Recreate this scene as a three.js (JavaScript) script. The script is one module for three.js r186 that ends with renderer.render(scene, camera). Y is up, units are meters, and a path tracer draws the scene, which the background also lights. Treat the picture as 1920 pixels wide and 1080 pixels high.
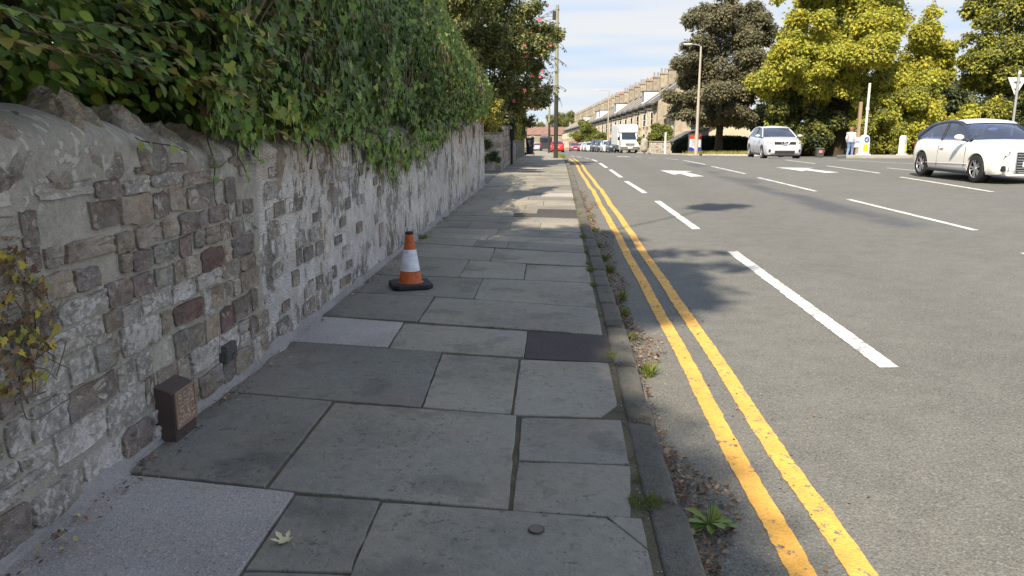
import * as THREE from 'three';
import { mergeGeometries, toCreasedNormals, mergeVertices } from 'three/addons/utils/BufferGeometryUtils.js';
import { ConvexGeometry } from 'three/addons/geometries/ConvexGeometry.js';
import { RoundedBoxGeometry } from 'three/addons/geometries/RoundedBoxGeometry.js';
import { MarchingCubes } from 'three/addons/objects/MarchingCubes.js';
import { Brush, Evaluator, SUBTRACTION } from 'three-bvh-csg';

// ---------------------------------------------------------------- camera, sky, sun, exposure
const scene = new THREE.Scene();
const camera = new THREE.PerspectiveCamera(40.85, 16 / 9, 0.1, 3000);   // metres, y up; the street runs along -z
camera.position.set(0, 1.5, 0);
camera.rotation.order = 'YXZ';
camera.rotation.set(-11.84 * Math.PI / 180, 3.36 * Math.PI / 180, 0);

const SUN_AZ = 20 * Math.PI / 180, SUN_EL = 46 * Math.PI / 180;         // behind the camera, a little to the left
const sunDir = new THREE.Vector3(-Math.sin(SUN_AZ) * Math.cos(SUN_EL), Math.sin(SUN_EL), Math.cos(SUN_AZ) * Math.cos(SUN_EL));
const sun = new THREE.DirectionalLight(new THREE.Color(1, 0.905, 0.74), 3.9);
sun.position.copy(sunDir).multiplyScalar(120);
sun.castShadow = true;
sun.shadow.radius = 1.2;
sun.shadow.mapSize.set(4096, 4096);
Object.assign(sun.shadow.camera, { left: -70, right: 70, top: 70, bottom: -70, near: 1, far: 400 });
sun.target.position.set(0, 0, -30);
sun.position.add(sun.target.position);
scene.add(sun, sun.target);

// ---------------------------------------------------------------- noise
function mulberry(a) { return () => { a |= 0; a = a + 0x6D2B79F5 | 0; let t = Math.imul(a ^ a >>> 15, 1 | a); t = t + Math.imul(t ^ t >>> 7, 61 | t) ^ t; return ((t ^ t >>> 14) >>> 0) / 4294967296; }; }
const hash2 = (x, y, s) => { let h = Math.imul(x, 374761393) + Math.imul(y, 668265263) + Math.imul(s, 362437); h = Math.imul(h ^ h >>> 13, 1274126177); return ((h ^ h >>> 16) >>> 0) / 4294967296; };
function vn(x, y, p, s) {                                  // tileable value noise of period p
  const ix = Math.floor(x), iy = Math.floor(y); let fx = x - ix, fy = y - iy;
  fx = fx * fx * (3 - 2 * fx); fy = fy * fy * (3 - 2 * fy);
  const m = k => ((k % p) + p) % p, a = m(ix), b = m(ix + 1), c = m(iy), d = m(iy + 1);
  const l = hash2(a, c, s), r = hash2(b, c, s), l2 = hash2(a, d, s), r2 = hash2(b, d, s);
  return (l + (r - l) * fx) * (1 - fy) + (l2 + (r2 - l2) * fx) * fy;
}
function fbm(u, v, p, oct, s) { let a = 0.5, t = 0, n = 0; for (let o = 0; o < oct; o++) { t += a * vn(u * p, v * p, p, s + o * 17); n += a; a *= 0.5; p *= 2; } return t / n; }
function n3(x, y, z, s = 0) {                              // value noise in space
  const ix = Math.floor(x), iy = Math.floor(y), iz = Math.floor(z);
  let fx = x - ix, fy = y - iy, fz = z - iz; fx = fx * fx * (3 - 2 * fx); fy = fy * fy * (3 - 2 * fy); fz = fz * fz * (3 - 2 * fz);
  const g = (i, j, k) => hash2(ix + i + Math.imul(iz + k, 7919), iy + j, s);
  const L = (a, b, t) => a + (b - a) * t;
  return L(L(L(g(0, 0, 0), g(1, 0, 0), fx), L(g(0, 1, 0), g(1, 1, 0), fx), fy), L(L(g(0, 0, 1), g(1, 0, 1), fx), L(g(0, 1, 1), g(1, 1, 1), fx), fy), fz);
}
const f3 = (x, y, z, s = 0, o = 4) => { let a = 0.5, t = 0, n = 0; for (let k = 0; k < o; k++) { t += a * n3(x, y, z, s + k * 31); n += a; a *= 0.5; x *= 2.03; y *= 2.03; z *= 2.03; } return t / n; };
const sm = (a, b, t) => { t = Math.min(1, Math.max(0, (t - a) / (b - a))); return t * t * (3 - 2 * t); };
const mix = (a, b, t) => a + (b - a) * t;
const clamp = (x, a = 0, b = 1) => Math.min(b, Math.max(a, x));

// ---------------------------------------------------------------- the sky: blue air, pale towards the horizon, thin streaks of cloud
{
  const W = 2048, H = 1024, d = new Float32Array(W * H * 4);
  for (let j = 0; j < H; j++) for (let i = 0; i < W; i++) {
    const el = ((j + 0.5) / H - 0.5) * Math.PI, az = ((i + 0.5) / W - 0.5) * 2 * Math.PI;
    const y = Math.sin(el), x = Math.cos(el) * Math.cos(az), z = Math.cos(el) * Math.sin(az), k = (j * W + i) * 4;
    let c;
    if (y < 0) c = [0.16, 0.16, 0.15];
    else {
      const t = Math.pow(y, 0.52);
      c = [mix(0.325, 0.17, t), mix(0.375, 0.275, t), mix(0.415, 0.49, t)];
      const q = 1 / (y + 0.055), px = x * q, pz = z * q;
      let cl = f3(px * 0.35 + 3.1, 0.5, pz * 0.9 + 7.7, 11, 5);
      cl = sm(0.42, 0.70, cl + 0.06 * Math.exp(-y * 5)) * mix(0.8, 0.5, sm(0.1, 0.7, y));
      const wisps = sm(0.45, 0.75, f3(px * 0.7, 2.5, pz * 2.6, 40, 4)) * 0.35;
      const a = clamp(cl + wisps * (1 - cl));
      c = [mix(c[0], 0.40, a), mix(c[1], 0.395, a), mix(c[2], 0.385, a)];
    }
    d[k] = c[0]; d[k + 1] = c[1]; d[k + 2] = c[2]; d[k + 3] = 1;
  }
  const sky = new THREE.DataTexture(d, W, H, THREE.RGBAFormat, THREE.FloatType);
  sky.mapping = THREE.EquirectangularReflectionMapping; sky.magFilter = sky.minFilter = THREE.LinearFilter; sky.needsUpdate = true;
  scene.background = sky; scene.environment = sky;
}
const renderer = new THREE.WebGLRenderer({ antialias: true });
renderer.toneMapping = THREE.LinearToneMapping;
renderer.toneMappingExposure = 2.3;
renderer.shadowMap.enabled = true;

// ---------------------------------------------------------------- naming, meshes, materials
const taken = {};
const numbered = n => { const k = taken[n] = (taken[n] ?? -1) + 1; return k ? `${n}_${String(k).padStart(3, '0')}` : n; };
function thing(name, label, category, pos = [0, 0, 0], turn = 0, group) {
  const o = new THREE.Group(); o.name = numbered(name); scene.add(o); o.position.set(...pos); o.rotation.y = turn;
  o.userData = { label, category }; if (group) o.userData.group = group; return o;
}
function part(name, geo, mat, parent, ud) { const m = new THREE.Mesh(geo, mat); m.name = name; parent.add(m); if (ud) m.userData = ud; return m; }
function structure(name, geo, mat, label, category) { const m = new THREE.Mesh(geo, mat); m.name = name; m.userData = { kind: 'structure', label, category }; scene.add(m); return m; }
function structGroup(name, label, category) { const o = new THREE.Group(); o.name = name; o.userData = { kind: 'structure', label, category }; scene.add(o); return o; }
function copyOf(root, pos, turn, label) { const c = root.clone(); c.name = numbered(root.name.replace(/_\d{3}$/, '')); scene.add(c); c.position.set(...pos); c.rotation.y = turn; c.userData = { ...root.userData, label }; return c; }
const LUT = new Uint8Array(4096); for (let i = 0; i < 4096; i++) { const c = i / 4095; LUT[i] = Math.round(255 * (c <= 0.0031308 ? c * 12.92 : 1.055 * Math.pow(c, 1 / 2.4) - 0.055)); }
function tex(w, h, fn, srgb = true) {                       // fn(u, v, o) fills o with linear colour (and alpha)
  const d = new Uint8Array(w * h * 4), o = [0, 0, 0, 1];
  for (let j = 0; j < h; j++) for (let i = 0; i < w; i++) {
    o[3] = 1; fn((i + 0.5) / w, (j + 0.5) / h, o); const k = (j * w + i) * 4;
    for (let c = 0; c < 3; c++) d[k + c] = srgb ? LUT[clamp(o[c]) * 4095 | 0] : clamp(o[c]) * 255;
    d[k + 3] = clamp(o[3]) * 255;
  }
  const t = new THREE.DataTexture(d, w, h, THREE.RGBAFormat); t.wrapS = t.wrapT = THREE.RepeatWrapping; t.magFilter = THREE.LinearFilter; t.minFilter = THREE.LinearMipmapLinearFilter; t.generateMipmaps = true;
  if (srgb) t.colorSpace = THREE.SRGBColorSpace; t.needsUpdate = true; return t;
}
function rep(t, x, y = x) { const c = t.clone(); c.repeat.set(x, y); c.needsUpdate = true; return c; }
const lin = (r, g, b) => new THREE.Color().setRGB(r, g, b);
const mat = (r, g, b, rough = 0.9, more = {}) => new THREE.MeshStandardMaterial({ color: lin(r, g, b), roughness: rough, ...more });
const grey3 = (o, v) => { o[0] = o[1] = o[2] = v; };
const V3 = (x, y, z) => new THREE.Vector3(x, y, z);
const geoOf = g => { const n = g.index ? g.toNonIndexed() : g; for (const k of Object.keys(n.attributes)) if (!['position', 'normal', 'uv'].includes(k)) n.deleteAttribute(k); if (!n.attributes.normal) n.computeVertexNormals(); if (!n.attributes.uv) n.setAttribute('uv', new THREE.BufferAttribute(new Float32Array(n.attributes.position.count * 2), 2)); return n; };
const join = list => mergeGeometries(list.map(geoOf));
function box(w, h, d, x = 0, y = 0, z = 0, ry = 0, rx = 0, rz = 0) { const g = new THREE.BoxGeometry(w, h, d); if (rx) g.rotateX(rx); if (rz) g.rotateZ(rz); if (ry) g.rotateY(ry); return g.translate(x, y, z); }
function rbox(w, h, d, r, x = 0, y = 0, z = 0, seg = 2) { return new RoundedBoxGeometry(w, h, d, seg, r).translate(x, y, z); }
function cyl(r0, r1, h, x, y, z, seg = 12) { return new THREE.CylinderGeometry(r1, r0, h, seg).translate(x, y + h / 2, z); }
function bar(a, b, r0, r1 = r0, seg = 8) { const A = V3(...a), B = V3(...b), L = A.distanceTo(B), g = new THREE.CylinderGeometry(r1, r0, L, seg); g.translate(0, L / 2, 0); g.applyQuaternion(new THREE.Quaternion().setFromUnitVectors(V3(0, 1, 0), B.clone().sub(A).normalize())); return g.translate(A.x, A.y, A.z); }
function tube(pts, r, seg = 24, rs = 6) { return new THREE.TubeGeometry(new THREE.CatmullRomCurve3(pts.map(p => V3(...p))), seg, r, rs); }
// a grid sheet: fn(i/nu, j/nv) -> [x, y, z, u, v, r?, g?, b?]
function sheet(nu, nv, fn, flip = false) {
  const P = [], U = [], C = [], I = [];
  for (let j = 0; j <= nv; j++) for (let i = 0; i <= nu; i++) { const q = fn(i / nu, j / nv, i, j); P.push(q[0], q[1], q[2]); U.push(q[3] ?? q[0], q[4] ?? q[2]); if (q.length > 5) C.push(q[5], q[6], q[7]); }
  for (let j = 0; j < nv; j++) for (let i = 0; i < nu; i++) { const a = j * (nu + 1) + i, b = a + 1, c = a + nu + 1, d = c + 1; flip ? I.push(a, c, b, b, c, d) : I.push(a, b, c, b, d, c); }
  const g = new THREE.BufferGeometry(); g.setAttribute('position', new THREE.Float32BufferAttribute(P, 3)); g.setAttribute('uv', new THREE.Float32BufferAttribute(U, 2)); if (C.length) g.setAttribute('color', new THREE.Float32BufferAttribute(C, 3)); g.setIndex(I); g.computeVertexNormals(); return g;
}
// the lie of the land: level to about 35 m ahead, then falling gently; the road leans up to the far side round the bend
const gy = z => { const d = -z; return d < 30 ? 0 : d < 44 ? -0.0275 * (d - 30) ** 2 / 28 : d < 420 ? -0.0275 * (d - 37) : -0.0275 * 383; };
const roadY = (x, z) => gy(z) - 0.08 + 0.032 * clamp(x - 0.5, 0, 10) * (1 - 0.45 * sm(18, 38, -z) - 0.55 * sm(34, 46, -z));
const bend = z => { const d = -z; return d < 20 ? 0 : d < 150 ? -0.00025 * (d - 20) ** 2 : -4.225 - 0.065 * (d - 150); };
// ---------------------------------------------------------------- surface textures (linear albedo around 1, tinted by the material's colour)
const T = {};
T.asphalt = tex(2048, 2048, (u, v, o) => {                  // 6 m across
  const g = vn(u * 900, v * 900, 900, 3), g2 = vn(u * 1500, v * 1500, 1500, 5), c = fbm(u, v, 5, 4, 8), c2 = fbm(u, v, 40, 3, 12);
  let k = 0.80 + 0.13 * (c - 0.5) + 0.20 * (c2 - 0.5) + 0.66 * (g2 - 0.5);
  if (g > 0.78) k += (g - 0.78) * 4.6; if (g < 0.2) k -= (0.2 - g) * 2.6;
  const w = (vn(u * 700, v * 700, 700, 21) - 0.5) * 0.07;
  o[0] = k * (1 + w) * 0.8; o[1] = k * 0.795; o[2] = k * (0.99 - w) * 0.78;
});
T.asphaltBump = tex(2048, 2048, (u, v, o) => grey3(o, 0.6 * vn(u * 900, v * 900, 900, 3) + 0.4 * vn(u * 500, v * 500, 500, 4)), false);
T.flag = tex(1024, 1024, (u, v, o) => {                     // 2 m across: fine sandstone, pits, stains
  const c = fbm(u, v, 3, 5, 31), f = fbm(u, v, 60, 3, 33), g = vn(u * 480, v * 480, 480, 35), st = fbm(u, v * 0.5, 14, 3, 36);
  let k = 0.78 + 0.55 * (c - 0.5) + 0.26 * (f - 0.5) + 0.16 * (g - 0.5);
  const pit = sm(0.70, 0.80, fbm(u, v, 90, 2, 38)) * sm(0.45, 0.6, st); k *= 1 - 0.42 * pit;
  const gum = sm(0.83, 0.86, vn(u * 46, v * 46, 46, 49)) * (vn(u * 11, v * 11, 11, 50) > 0.55 ? 1 : 0); k *= 1 - 0.18 * gum;
  const blot = sm(0.60, 0.72, fbm(u, v, 9, 4, 41)); k *= 1 - 0.22 * blot; if (Math.abs(vn(u * 5 + 0.6 * st, v * 60, 1e6, 47) - 0.5) < 0.012 && st > 0.55) k *= 1.12;
  const w = (fbm(u, v, 4, 3, 44) - 0.5) * 0.16;
  o[0] = k * (1 + w); o[1] = k; o[2] = k * (1 - w);
});
T.flagBump = tex(1024, 1024, (u, v, o) => grey3(o, 0.5 * fbm(u, v, 8, 4, 51) + 0.25 * vn(u * 300, v * 300, 300, 52) + 0.25 - 0.3 * sm(0.66, 0.8, fbm(u, v, 90, 2, 38))), false);
T.concrete = tex(1024, 1024, (u, v, o) => {                 // 1.5 m across: brushed pinkish concrete with exposed grit
  const c = fbm(u, v, 4, 5, 61), g = vn(u * 340, v * 340, 340, 62), g2 = vn(u * 190, v * 190, 190, 64);
  let k = 0.76 + 0.38 * (c - 0.5) + 0.32 * (g - 0.5); if (g2 > 0.74) k += 0.42 * (g2 - 0.74) / 0.26; if (g2 < 0.12) k -= 0.25;
  const w = (fbm(u, v, 12, 3, 66) - 0.5) * 0.12; o[0] = k * (1 + w); o[1] = k * 0.985; o[2] = k * (1 - w);
});
T.soil = tex(512, 512, (u, v, o) => { const k = 0.55 + 0.6 * (fbm(u, v, 12, 5, 71) - 0.5) + 0.4 * (vn(u * 200, v * 200, 200, 72) - 0.5), w = fbm(u, v, 5, 3, 73); o[0] = k * 1.05; o[1] = k * mix(0.9, 1.08, w); o[2] = k * 0.74; });
T.grain = tex(512, 512, (u, v, o) => grey3(o, 0.8 + 0.35 * (fbm(u, v, 8, 5, 81) - 0.5) + 0.12 * (vn(u * 256, v * 256, 256, 82) - 0.5)));
T.yellow = tex(1024, 1024, (u, v, o) => {
  const c = fbm(u, v, 6, 4, 91), g = vn(u * 170, v * 170, 170, 92), g2 = fbm(u, v, 26, 4, 93);
  const k = 0.82 + 0.36 * (c - 0.5) + 0.22 * (g - 0.5);
  const line = Math.abs(vn(u * 3 + 2 * (g2 - 0.5), v * 14 + 2 * c, 1e6, 97) - 0.5) < 0.007 ? 0.6 : 0;
  const bare = Math.max(sm(0.645, 0.69, g2 * 0.7 + g * 0.3), line);
  o[0] = mix(0.80 * k, 0.16, bare); o[1] = mix(0.415 * k, 0.15, bare); o[2] = mix(0.075 * k, 0.12, bare);
});
T.white = tex(1024, 1024, (u, v, o) => {
  const c = fbm(u, v, 6, 4, 101), g = vn(u * 170, v * 170, 170, 102), g2 = fbm(u, v, 30, 4, 103);
  const k = 0.55 + 0.30 * (c - 0.5) + 0.26 * (g - 0.5), bare = sm(0.60, 0.66, g2 * 0.72 + g * 0.28) * 0.8;
  o[0] = mix(k, 0.13, bare); o[1] = mix(k * 0.985, 0.125, bare); o[2] = mix(k * 0.93, 0.115, bare);
});
const MAT = {
  road: new THREE.MeshStandardMaterial({ color: lin(0.197, 0.189, 0.171), vertexColors: true, map: rep(T.asphalt, 1 / 6), bumpMap: rep(T.asphaltBump, 1 / 6), bumpScale: 0.006, roughness: 0.88 }),
  patch: mat(0.085, 0.072, 0.068, 0.95, { map: rep(T.asphalt, 1 / 4), bumpMap: rep(T.asphaltBump, 1 / 4), bumpScale: 0.006 }),
  soil: mat(0.14, 0.125, 0.10, 1, { map: rep(T.soil, 1.2) }),
  kerb: mat(0.215, 0.195, 0.155, 0.9, { map: rep(T.flag, 1 / 1.3), bumpMap: rep(T.flagBump, 1 / 0.6), bumpScale: 0.035 }),
  concrete: mat(0.40, 0.362, 0.325, 0.95, { map: rep(T.concrete, 1 / 1.5), bumpMap: rep(T.concrete, 1 / 1.5), bumpScale: 0.005 }),
  concretePale: mat(0.43, 0.39, 0.35, 0.95, { map: rep(T.concrete, 1 / 1.5), bumpMap: rep(T.concrete, 1 / 1.5), bumpScale: 0.005 }),
  yellow: new THREE.MeshStandardMaterial({ map: T.yellow, roughness: 0.75, bumpMap: rep(T.asphaltBump, 1 / 6 * 1), bumpScale: 0.004 }),
  white: new THREE.MeshStandardMaterial({ map: T.white, roughness: 0.75, bumpMap: rep(T.asphaltBump, 1 / 6 * 1), bumpScale: 0.004 }),
  grass: mat(0.17, 0.16, 0.055, 1, { map: rep(T.soil, 0.7) }),
};
const flagMats = [[0.268, 0.241, 0.192], [0.208, 0.19, 0.157], [0.305, 0.27, 0.208], [0.232, 0.211, 0.17], [0.28, 0.252, 0.20]].map(([r, g, b], i) => { const m = rep(T.flag, 0.5 + 0.03 * i); m.offset.set(i * 0.37, i * 0.21); m.rotation = i * 1.3; return mat(r, g, b, 0.74, { map: m, bumpMap: rep(T.flagBump, 0.55), bumpScale: 0.005 }); });

// ---------------------------------------------------------------- terrain, road
structure('ground', sheet(40, 90, (u, v) => { const x = mix(-400, 500, u), z = mix(60, -900, v); return [x, gy(z) - 0.35, z]; }), MAT.grass, 'dry rough ground falling away beyond the street', 'ground');
const edgeL = z => 0.52 + bend(z), edgeR = z => { const d = -z; return d < 52 ? 70 : d < 62 ? mix(60, 12, Math.pow((d - 52) / 10, 0.25)) : mix(10.6, 10, sm(62, 80, d)) + bend(z); };
const roadXs = []; for (let k = 0; k <= 110; k++) roadXs.push(k < 80 ? k / 80 * 16 : 16 + (k - 80) ** 1.6 / 30 ** 1.6 * 54);
const roadZs = []; for (let z = 8; z > -52; z -= 0.25) roadZs.push(z); for (let d = 52; d < 320; d += d < 70 ? 0.5 : 4) roadZs.push(-d);
const stain = (x, z) => {                                   // oily wear along the lane divider, blotchy, as the photograph shows it
  let s = 0;
  const cx = 4.95 + 0.6 * sm(-13.5, -9, z) + 0.5 * sm(-20, -35, z);
  const w = 0.34 + 0.25 * (n3(x * 0.7, 0, z * 0.5, 5) - 0.5);
  s = Math.max(s, (1 - sm(w * 0.5, w * 1.3, Math.abs(x - cx))) * sm(0.42, 0.6, f3(x * 1.1, 0, z * 0.33, 9, 3)) * sm(-60, -20, z));
  return s;
};
const road = structure('road', sheet(roadXs.length - 1, roadZs.length - 1, (u, v, i, j) => {
  const z = roadZs[j], L = edgeL(z) - 0.02, x0 = L + roadXs[i], x = Math.min(x0, edgeR(z));
  const big = 0.98 + 0.07 * (f3(x * 0.16, 0, z * 0.09, 2, 4) - 0.5) + 0.06 * (f3(x * 0.9, 3, z * 0.5, 6, 3) - 0.5), s = stain(x, z);
  const gut = (1 - sm(0.0, 0.36, x - L - 0.15 * n3(0, 0, z * 1.7, 4))) * sm(0.3, 0.6, f3(x * 5, 0, z * 3, 77, 3));   // grit and soil caught in the gutter
  const wheel = 1 - 0.05 * (Math.exp(-((x - 3.1) ** 2) / 0.12) + Math.exp(-((x - 4.9) ** 2) / 0.12));
  const k = big * wheel * (1 - 0.42 * s);
  return [x, roadY(x, z), z, x, z, k * (1 - 0.02 * s) * (1 + 0.05 * gut), k * (1 + 0.01 * s), k * (1 + 0.20 * s) * (1 - 0.12 * gut)];
}, false), MAT.road, 'worn grey tarmac road curving away to the left', 'road');

// painted markings: thin sheets that follow the road surface
function strip(x, z0, z1, w, seed, dx = 0) {                 // x may be a function of z
  const fx = typeof x === 'function' ? x : z => x + dx * (z - z0) / (z1 - z0), n = Math.max(2, Math.ceil(Math.abs(z1 - z0) / (Math.abs(z0) < 14 ? 0.03 : 0.12)));
  const e = (z, k) => (n3(z * 40, k, seed, 3) - 0.5) * 0.009 + (n3(z * 9, k, seed, 4) - 0.5) * 0.005;
  return sheet(2, n, (u, v) => { const z = mix(z0, z1, v), q = fx(z), X = q + (u - 0.5) * w + (u === 0 ? e(z, 1) : u === 1 ? e(z, 2) : 0); return [X, roadY(X, z) + 0.004, z, X, z]; }, false);
}
const yellowX = c => z => c - 0.06 * sm(19, 20.6, -z) + 0.02 * Math.sin(z * 0.55 + c) * sm(9, 16, -z) + 0.004 * Math.sin(z * 2.1) + bend(z) * 1.6 + 0.012 * (n3(z * 1.4, c, 0, 8) - 0.5);
for (const c of [0.882, 1.092]) part('yellow_line', strip(yellowX(c), 1.5, -44, 0.098, c * 10), MAT.yellow, road);
[[-4.91, -9.62, 2.15, 2.17], [-11.75, -16.25, 2.10, 2.07], [-18.22, -22.2, 2.03, 1.93], [-23.9, -28.3, 1.93, 1.88], [-29.6, -33.8, 1.83, 1.79], [-35.6, -39.6, 1.78, 1.7], [-41.4, -45.2, 1.66, 1.5], [-47, -51, 1.42, 1.2], [-53, -57, 1.1, 0.9]].forEach(([a, b, x, x2], i) => part('lane_dash', strip(x, a, b, 0.125, 30 + i, x2 - x), MAT.white, road));
[[-4.6, -9.07, 5.4], [-10.96, -15.58, 5.76], [-17.48, -22.29, 5.68], [-24.15, -29.11, 5.7], [-30.6, -35.6, 5.68], [-37, -41, 5.6], [-43, -47, 5.4], [-49, -53, 5.2]].forEach(([a, b, x], i) => part('lane_dash', strip(x, a, b, 0.10, 50 + i, -0.06), MAT.white, road));
[[-9.8, -14.4, 8.55], [-16.32, -21.02, 8.82], [-22.8, -27.68, 9.15], [-29.55, -33.96, 9.5], [-36, -40, 9.5], [-42, -46, 9.0], [-48, -52, 8.6], [-25.4, -22.7, 10.4]].forEach(([a, b, x], i) => part('lane_dash', strip(x, a, b, 0.10, 70 + i, 0.15), MAT.white, road));
function markPoly(name, pts) {                              // flat painted shape
  const s = new THREE.Shape(pts.map(([x, z]) => new THREE.Vector2(x, -z))), g = new THREE.ShapeGeometry(s); g.rotateX(-Math.PI / 2);
  const p = g.attributes.position, uv = g.attributes.uv; for (let i = 0; i < p.count; i++) { const x = p.getX(i), z = p.getZ(i); p.setY(i, roadY(x, z) + 0.004); uv.setXY(i, x, z); } g.computeVertexNormals();
  return part(name, g, MAT.white, road);
}
const arrow = (ox, oz) => markPoly('road_arrow', [[0.21, 1.9], [-0.2, 1.9], [-0.26, 0.3], [-0.52, 0.75], [-0.62, -1.9], [0.35, -0.9], [0.03, -0.55]].map(([x, z]) => [x + ox, z + oz]));
arrow(4.13, -25.3); arrow(8.1, -25.5); arrow(4.6, -53);
for (const [a, b] of [[[12.2, -30.7], [13.15, -28.75]], [[13.5, -29.5], [15.2, -27.5]], [[11.6, -33.2], [12.5, -31.4]], [[9.9, -53], [11.3, -51.2]], [[12.3, -50.6], [14.2, -49.6]]]) { const dx = b[0] - a[0], dz = b[1] - a[1], l = Math.hypot(dx, dz), nx = -dz / l * 0.07, nz = dx / l * 0.07; markPoly('give_way_dash', [[a[0] + nx, a[1] + nz], [b[0] + nx, b[1] + nz], [b[0] - nx, b[1] - nz], [a[0] - nx, a[1] - nz]]); }
// dark repaired blotch of tar near the arrow
// ---------------------------------------------------------------- pavement: bedding, flagstones, patches, kerb
const pavement = structGroup('pavement', 'old stone flagged footway beside the wall', 'pavement');
part('bedding', sheet(12, 400, (u, v) => { const z = mix(6, -60, v), x = mix(-2.0, 0.40, u) + bend(z); return [x, gy(z) - 0.009 + 0.008 * (f3(x * 9, 0, z * 9, 3, 3) - 0.5), z, x, z]; }), MAT.soil, pavement);
function slab(pts, m, seed, inset = 0.007, top = 0, name = 'flagstone', rough = 1) {
  const r = mulberry(seed * 977 + 5), cx = pts.reduce((a, p) => a + p[0], 0) / pts.length, cz = pts.reduce((a, p) => a + p[1], 0) / pts.length, out = [];
  const n = pts.length;
  for (let i = 0; i < n; i++) {
    const a = pts[i], b = pts[(i + 1) % n], L = Math.hypot(b[0] - a[0], b[1] - a[1]), k = Math.max(3, Math.round(L / 0.075)), nx = (b[1] - a[1]) / L, nz = -(b[0] - a[0]) / L;
    const sgn = ((cx - a[0]) * nx + (cz - a[1]) * nz) > 0 ? 1 : -1;
    for (let j = 0; j < k; j++) {
      const t = j / k; let off = inset + rough * (0.0035 * r() + 0.010 * Math.max(0, n3(i * 7 + t * L * 2.2, seed, 0, 4) - 0.6)); if (r() < 0.04 * rough) off += 0.010 * r();
      let x = a[0] + (b[0] - a[0]) * t + nx * sgn * off, z = a[1] + (b[1] - a[1]) * t + nz * sgn * off;
      if (j === 0) { x += (cx - x) * 0.006; z += (cz - z) * 0.006; }
      out.push(new THREE.Vector2(x - cx, -(z - cz)));
    }
  }
  const g = new THREE.ExtrudeGeometry(new THREE.Shape(out), { depth: 0.05, bevelEnabled: true, bevelThickness: 0.006, bevelSize: 0.005, bevelOffset: -0.005, bevelSegments: 2, curveSegments: 1 });
  g.rotateX(-Math.PI / 2); g.translate(0, -0.056, 0);
  const uv = g.attributes.uv, p = g.attributes.position, ox = r() * 3, oz = r() * 3; for (let i = 0; i < p.count; i++) uv.setXY(i, p.getX(i) + ox, p.getZ(i) + oz);
  const o = part(name, g, m, pavement); o.position.set(cx, gy(cz) + top + (r() - 0.5) * 0.005, cz);
  o.rotation.set((r() - 0.5) * 0.008 + Math.atan2(gy(cz - 0.5) - gy(cz + 0.5), 1), 0, (r() - 0.5) * 0.006); return o;
}
const F = (i) => flagMats[i];
const E1 = 0.342;
[
  [[[-1.9, -3.06], [-1.08, -2.93], [-1.055, -1.3], [-1.9, -1.3]], MAT.concrete, 'concrete_slab'],
  [[[-1.07, -2.91], [-0.71, -2.88], [-0.69, -2.36], [-1.06, -2.36]], F(3)], [[[-1.06, -2.35], [-0.69, -2.35], [-0.68, -1.3], [-1.05, -1.3]], F(1)],
  [[[-0.70, -2.87], [0.205, -2.80], [E1, -2.575], [E1, -1.4], [-0.68, -1.4]], F(0)], [[[0.208, -2.805], [E1, -2.795], [E1, -2.57]], F(2)],
  [[[-1.9, -4.13], [-1.24, -4.02], [-1.225, -2.97], [-1.9, -3.08]], F(1)], [[[-1.22, -4.0], [-0.2, -3.86], [-0.18, -2.84], [-1.21, -2.965]], F(0)],
  [[[-0.175, -3.84], [E1, -3.83], [E1, -3.29], [-0.165, -3.31]], F(3)], [[[-0.165, -3.30], [E1, -3.28], [0.30, -2.80], [-0.165, -2.83]], F(3)],
  [[[-1.9, -5.2], [-0.775, -5.0], [-0.73, -3.96], [-1.9, -4.15]], F(1)], [[[-0.76, -4.96], [-0.245, -4.88], [-0.235, -3.88], [-0.72, -3.955]], F(4)],
  [[[-0.23, -4.87], [E1, -4.83], [E1, -4.05], [0.24, -3.865], [-0.22, -3.87]], F(4)],
  [[[-1.9, -5.96], [-1.19, -5.80], [-1.165, -5.10], [-1.9, -5.22]], MAT.concretePale, 'concrete_slab'], [[[-1.18, -5.78], [-0.215, -5.59], [-0.21, -4.92], [-1.15, -5.08]], F(4)],
  [[[-0.205, -5.58], [0.372, -5.49], [0.372, -4.85], [-0.205, -4.90]], MAT.patch, 'tarmac_patch'],
  [[[-1.9, -6.86], [-1.1, -6.73], [-1.085, -5.82], [-1.9, -5.97]], F(1)], [[[-1.08, -6.70], [E1, -6.38], [E1, -5.50], [-1.07, -5.80]], F(0)],
  [[[-1.9, -7.74], [-0.745, -7.60], [-0.735, -6.66], [-1.09, -6.74], [-1.9, -6.88]], F(1)], [[[-0.735, -7.58], [E1, -7.44], [E1, -6.40], [-0.725, -6.645]], F(0)],
  [[[-1.9, -8.95], [-1.0, -8.68], [-0.99, -7.66], [-1.9, -7.76]], F(3)], [[[-0.99, -8.66], [-0.34, -8.44], [-0.33, -7.56], [-0.985, -7.65]], F(4)], [[[-0.33, -8.42], [E1, -8.32], [E1, -7.46], [-0.32, -7.55]], F(0)],
  [[[-1.9, -9.96], [-0.78, -9.57], [-0.76, -8.62], [-1.0, -8.7], [-1.9, -8.97]], F(0)], [[[-0.77, -9.55], [E1, -9.22], [E1, -8.34], [-0.75, -8.6]], F(4)],
  [[[-1.9, -1.28], [-0.9, -1.28], [-0.9, 0.2], [-1.9, 0.2]], F(1)], [[[-0.89, -1.28], [E1, -1.38], [E1, 0.2], [-0.89, 0.2]], F(2)],
].forEach(([p, m, n], i) => slab(p, m, i + 1, n ? (n === 'tarmac_patch' ? -0.004 : 0.0) : -0.003, n === 'tarmac_patch' ? -0.002 : 0, n ?? 'flagstone', n ? 0.6 : 1));
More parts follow.
